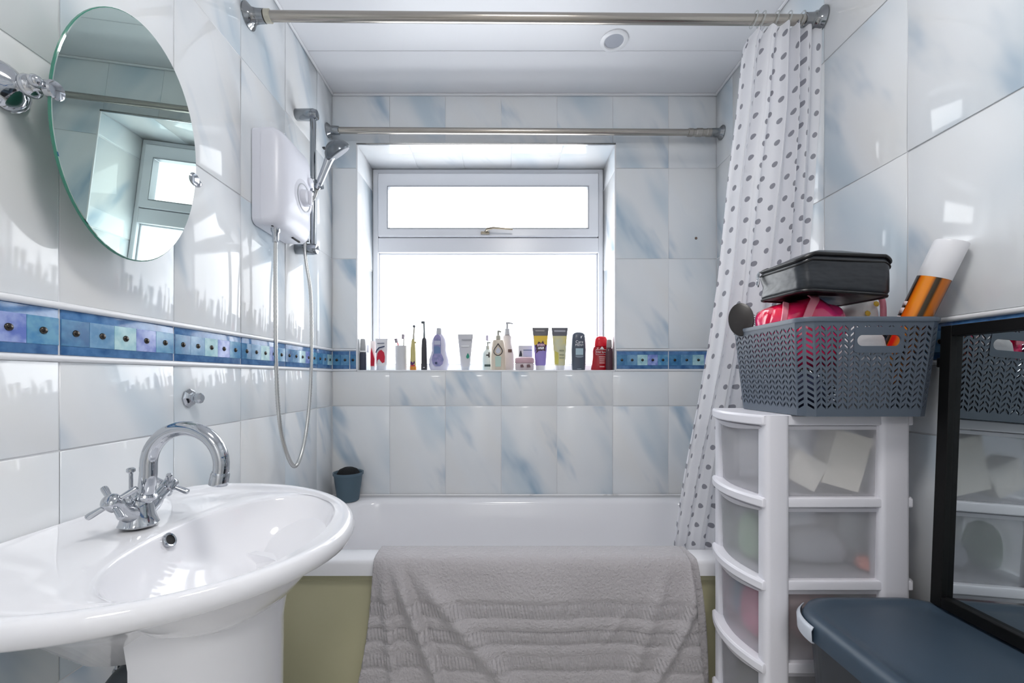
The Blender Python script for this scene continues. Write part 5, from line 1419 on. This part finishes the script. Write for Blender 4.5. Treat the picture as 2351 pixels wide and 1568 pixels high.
plate(t, 'splash', P('splash_plum', (70, 38, 60), 0.4), cx, cy - hpx(5.6) - 0.0014, [(-13, 44), (-9, 47), (-11, 38), (-4, 45), (0, 38), (4, 46), (11, 44), (10, 50), (13, 58), (8, 60), (5, 68), (1, 62), (-5, 66), (-8, 60), (-13, 56), (-10, 50)], 0.001)
for k, (u, w, hh) in enumerate(((-8, 54.5, 6), (-3.6, 55, 6), (0.8, 54.5, 6.5), (5.2, 55, 5.5), (-6.5, 48, 4.5), (-2.8, 48.2, 5), (0.6, 47.6, 5), (4, 48, 5.4))):
    plate(t, 'letter_mark', P('print_pink', (236, 196, 214), 0.4) if k < 4 else m_white, cx, cy - hpx(5.6) - 0.0026, [(u, w), (u + 1.2, w), (u + 1.2, w + hh * 0.4), (u + 2.2, w + hh * 0.4), (u + 2.2, w), (u + 3.2, w), (u + 3.2, w + hh), (u, w + hh)])
plate(t, 'grey_band_print', P('print_band', (166, 162, 164), 0.4), cx, cy - hpx(2.2), [(-12, 89), (9, 89), (9, 92), (-12, 92)])
# 16 yellow green tube
t, cx, cy = hair_tube(1285, 'conditioner_tube', 'cream and yellow tube with dark grey crimped top', mottle(P('tube_olive', (214, 208, 160), 0.3), (204, 204, 178), (222, 210, 140), 22), cg2, None)
plate(t, 'yellow_panel', P('panel_olive', (206, 196, 96), 0.35), cx, cy - hpx(9.4), [(-12, 14), (-4, 14), (-4, 40), (-12.5, 44)])
for w in (34, 27, 44):
    plate(t, 'print_line', P('print_olive', (150, 152, 124), 0.45), cx, cy - hpx(9.0), [(-2, w), (9, w), (9, w + 2.4), (-2, w + 2.4)])
plate(t, 'grey_band_print', P('print_band2', (176, 176, 186), 0.4), cx, cy - hpx(2.2), [(-13, 88), (13, 88), (13, 92), (-13, 92)])
# 17 dark grey body wash
t, cx, cy = bottle('body_wash_bottle', 'dark slate grey body wash bottle, left of the red bottle', 'bottle', 1328, 0.0)
flask(t, 'bottle_body', [(0, 13.5), (1.5, 15), (20, 16.2), (48, 16.8), (70, 15.6), (82, 14.2), (86, 10), (87.5, 5)], P('slate_bottle', (78, 86, 100), 0.3), cx, cy, 0.6, 2.8)
fy = cy - hpx(10.1)
text_part('care_text', 'Care', 0.019, m_white, t, (cx + hpx(0.5), fy - 0.0004, SZL + hpx(64.5)), sx=0.95)
text_part('men_text', 'MEN+', 0.015, m_white, t, (cx + hpx(0.5), fy - 0.0004, SZL + hpx(57.5)), sx=1.0)
plate(t, 'pale_label', P('label_ice', (176, 200, 210), 0.35), cx + hpx(0.5), fy, [(-8.5, 35), (8.5, 35), (8.5, 50), (-8.5, 50)])
plate(t, 'silver_arc', P('print_silver', (136, 148, 160), 0.3), cx + hpx(0.5), fy, [(-9, 31), (-4, 29), (4, 29), (9, 31), (9, 33.5), (-9, 33.5)])
plate(t, 'bird_mark', m_white, cx + hpx(5.5), cy - hpx(8.9) - 0.0002, [(-2, 73), (0, 73), (0.5, 76), (2, 78), (2, 79.2), (-0.5, 77.6), (-2, 78.6)])
plate(t, 'base_print', P('print_ice2', (150, 164, 178), 0.35), cx, fy + 0.0006, [(-5, 2.5), (5, 2.5), (5, 4), (-5, 4)])
# 18 red bottle, 19 dark bottle behind
t, cx, cy = bottle('red_shower_gel', 'bright red bottle with white lettering, far right on the sill', 'bottle', 1378.5, -0.01)
rd = P('red_bottle', (168, 16, 30), 0.22)
flask(t, 'bottle_body', [(0, 22), (1.5, 23), (14, 21), (30, 19), (44, 19), (52, 17.5), (55, 14)], rd, cx, cy, 0.5, 2.6)
flask(t, 'cap', [(54.5, 14.5), (56, 15), (70, 13.5), (75, 11.5), (77, 8)], P('red_cap', (222, 20, 42), 0.2), cx, cy, 0.62, 2.6)
fy = cy - hpx(10.6)
text_part('script_text', 'Old Spice', 0.0125, m_white, t, (cx, fy - 0.0005, SZL + hpx(41)), sx=1.05)
fr_ = [(-13.5, 35.5), (13.5, 35.5), (13.5, 46.5), (-13.5, 46.5)]
fpts = [(cx + hpx(u), fy, SZL + hpx(w)) for u, w in fr_]; fpts.append(fpts[0])
make('script_frame', tube([fpts[1], fpts[0], fpts[3]], 0.0008, 6, False), m_white, t)
make('script_frame', tube([fpts[3], fpts[2], fpts[1]], 0.0008, 6, False), m_white, t)
plate(t, 'sail_mark', m_white, cx, fy, [(-5, 48), (5, 48), (0, 54)])
for w, ww in ((29, 7), (24.5, 6.5), (20, 6), (15.5, 6), (7, 5.5)):
    plate(t, 'print_line', P('print_rose', (228, 172, 172), 0.4), cx, fy - 0.0004, [(-ww, w), (ww, w), (ww, w + 2.4), (-ww, w + 2.4)])
t, cx, cy = bottle('dark_gel_bottle', 'dark maroon bottle behind the red one by the reveal', 'bottle', 1392, -0.052)
flask(t, 'bottle_body', [(0, 6.5), (1, 7.8), (40, 7.8), (48, 6.5), (50, 4.5)], P('maroon_bottle', (74, 40, 50), 0.25), cx, cy, 0.8)
flask(t, 'cap', [(50, 5.5), (52, 6), (66, 5.4), (68, 4)], P('maroon_cap', (150, 140, 140), 0.3), cx, cy, 0.9)
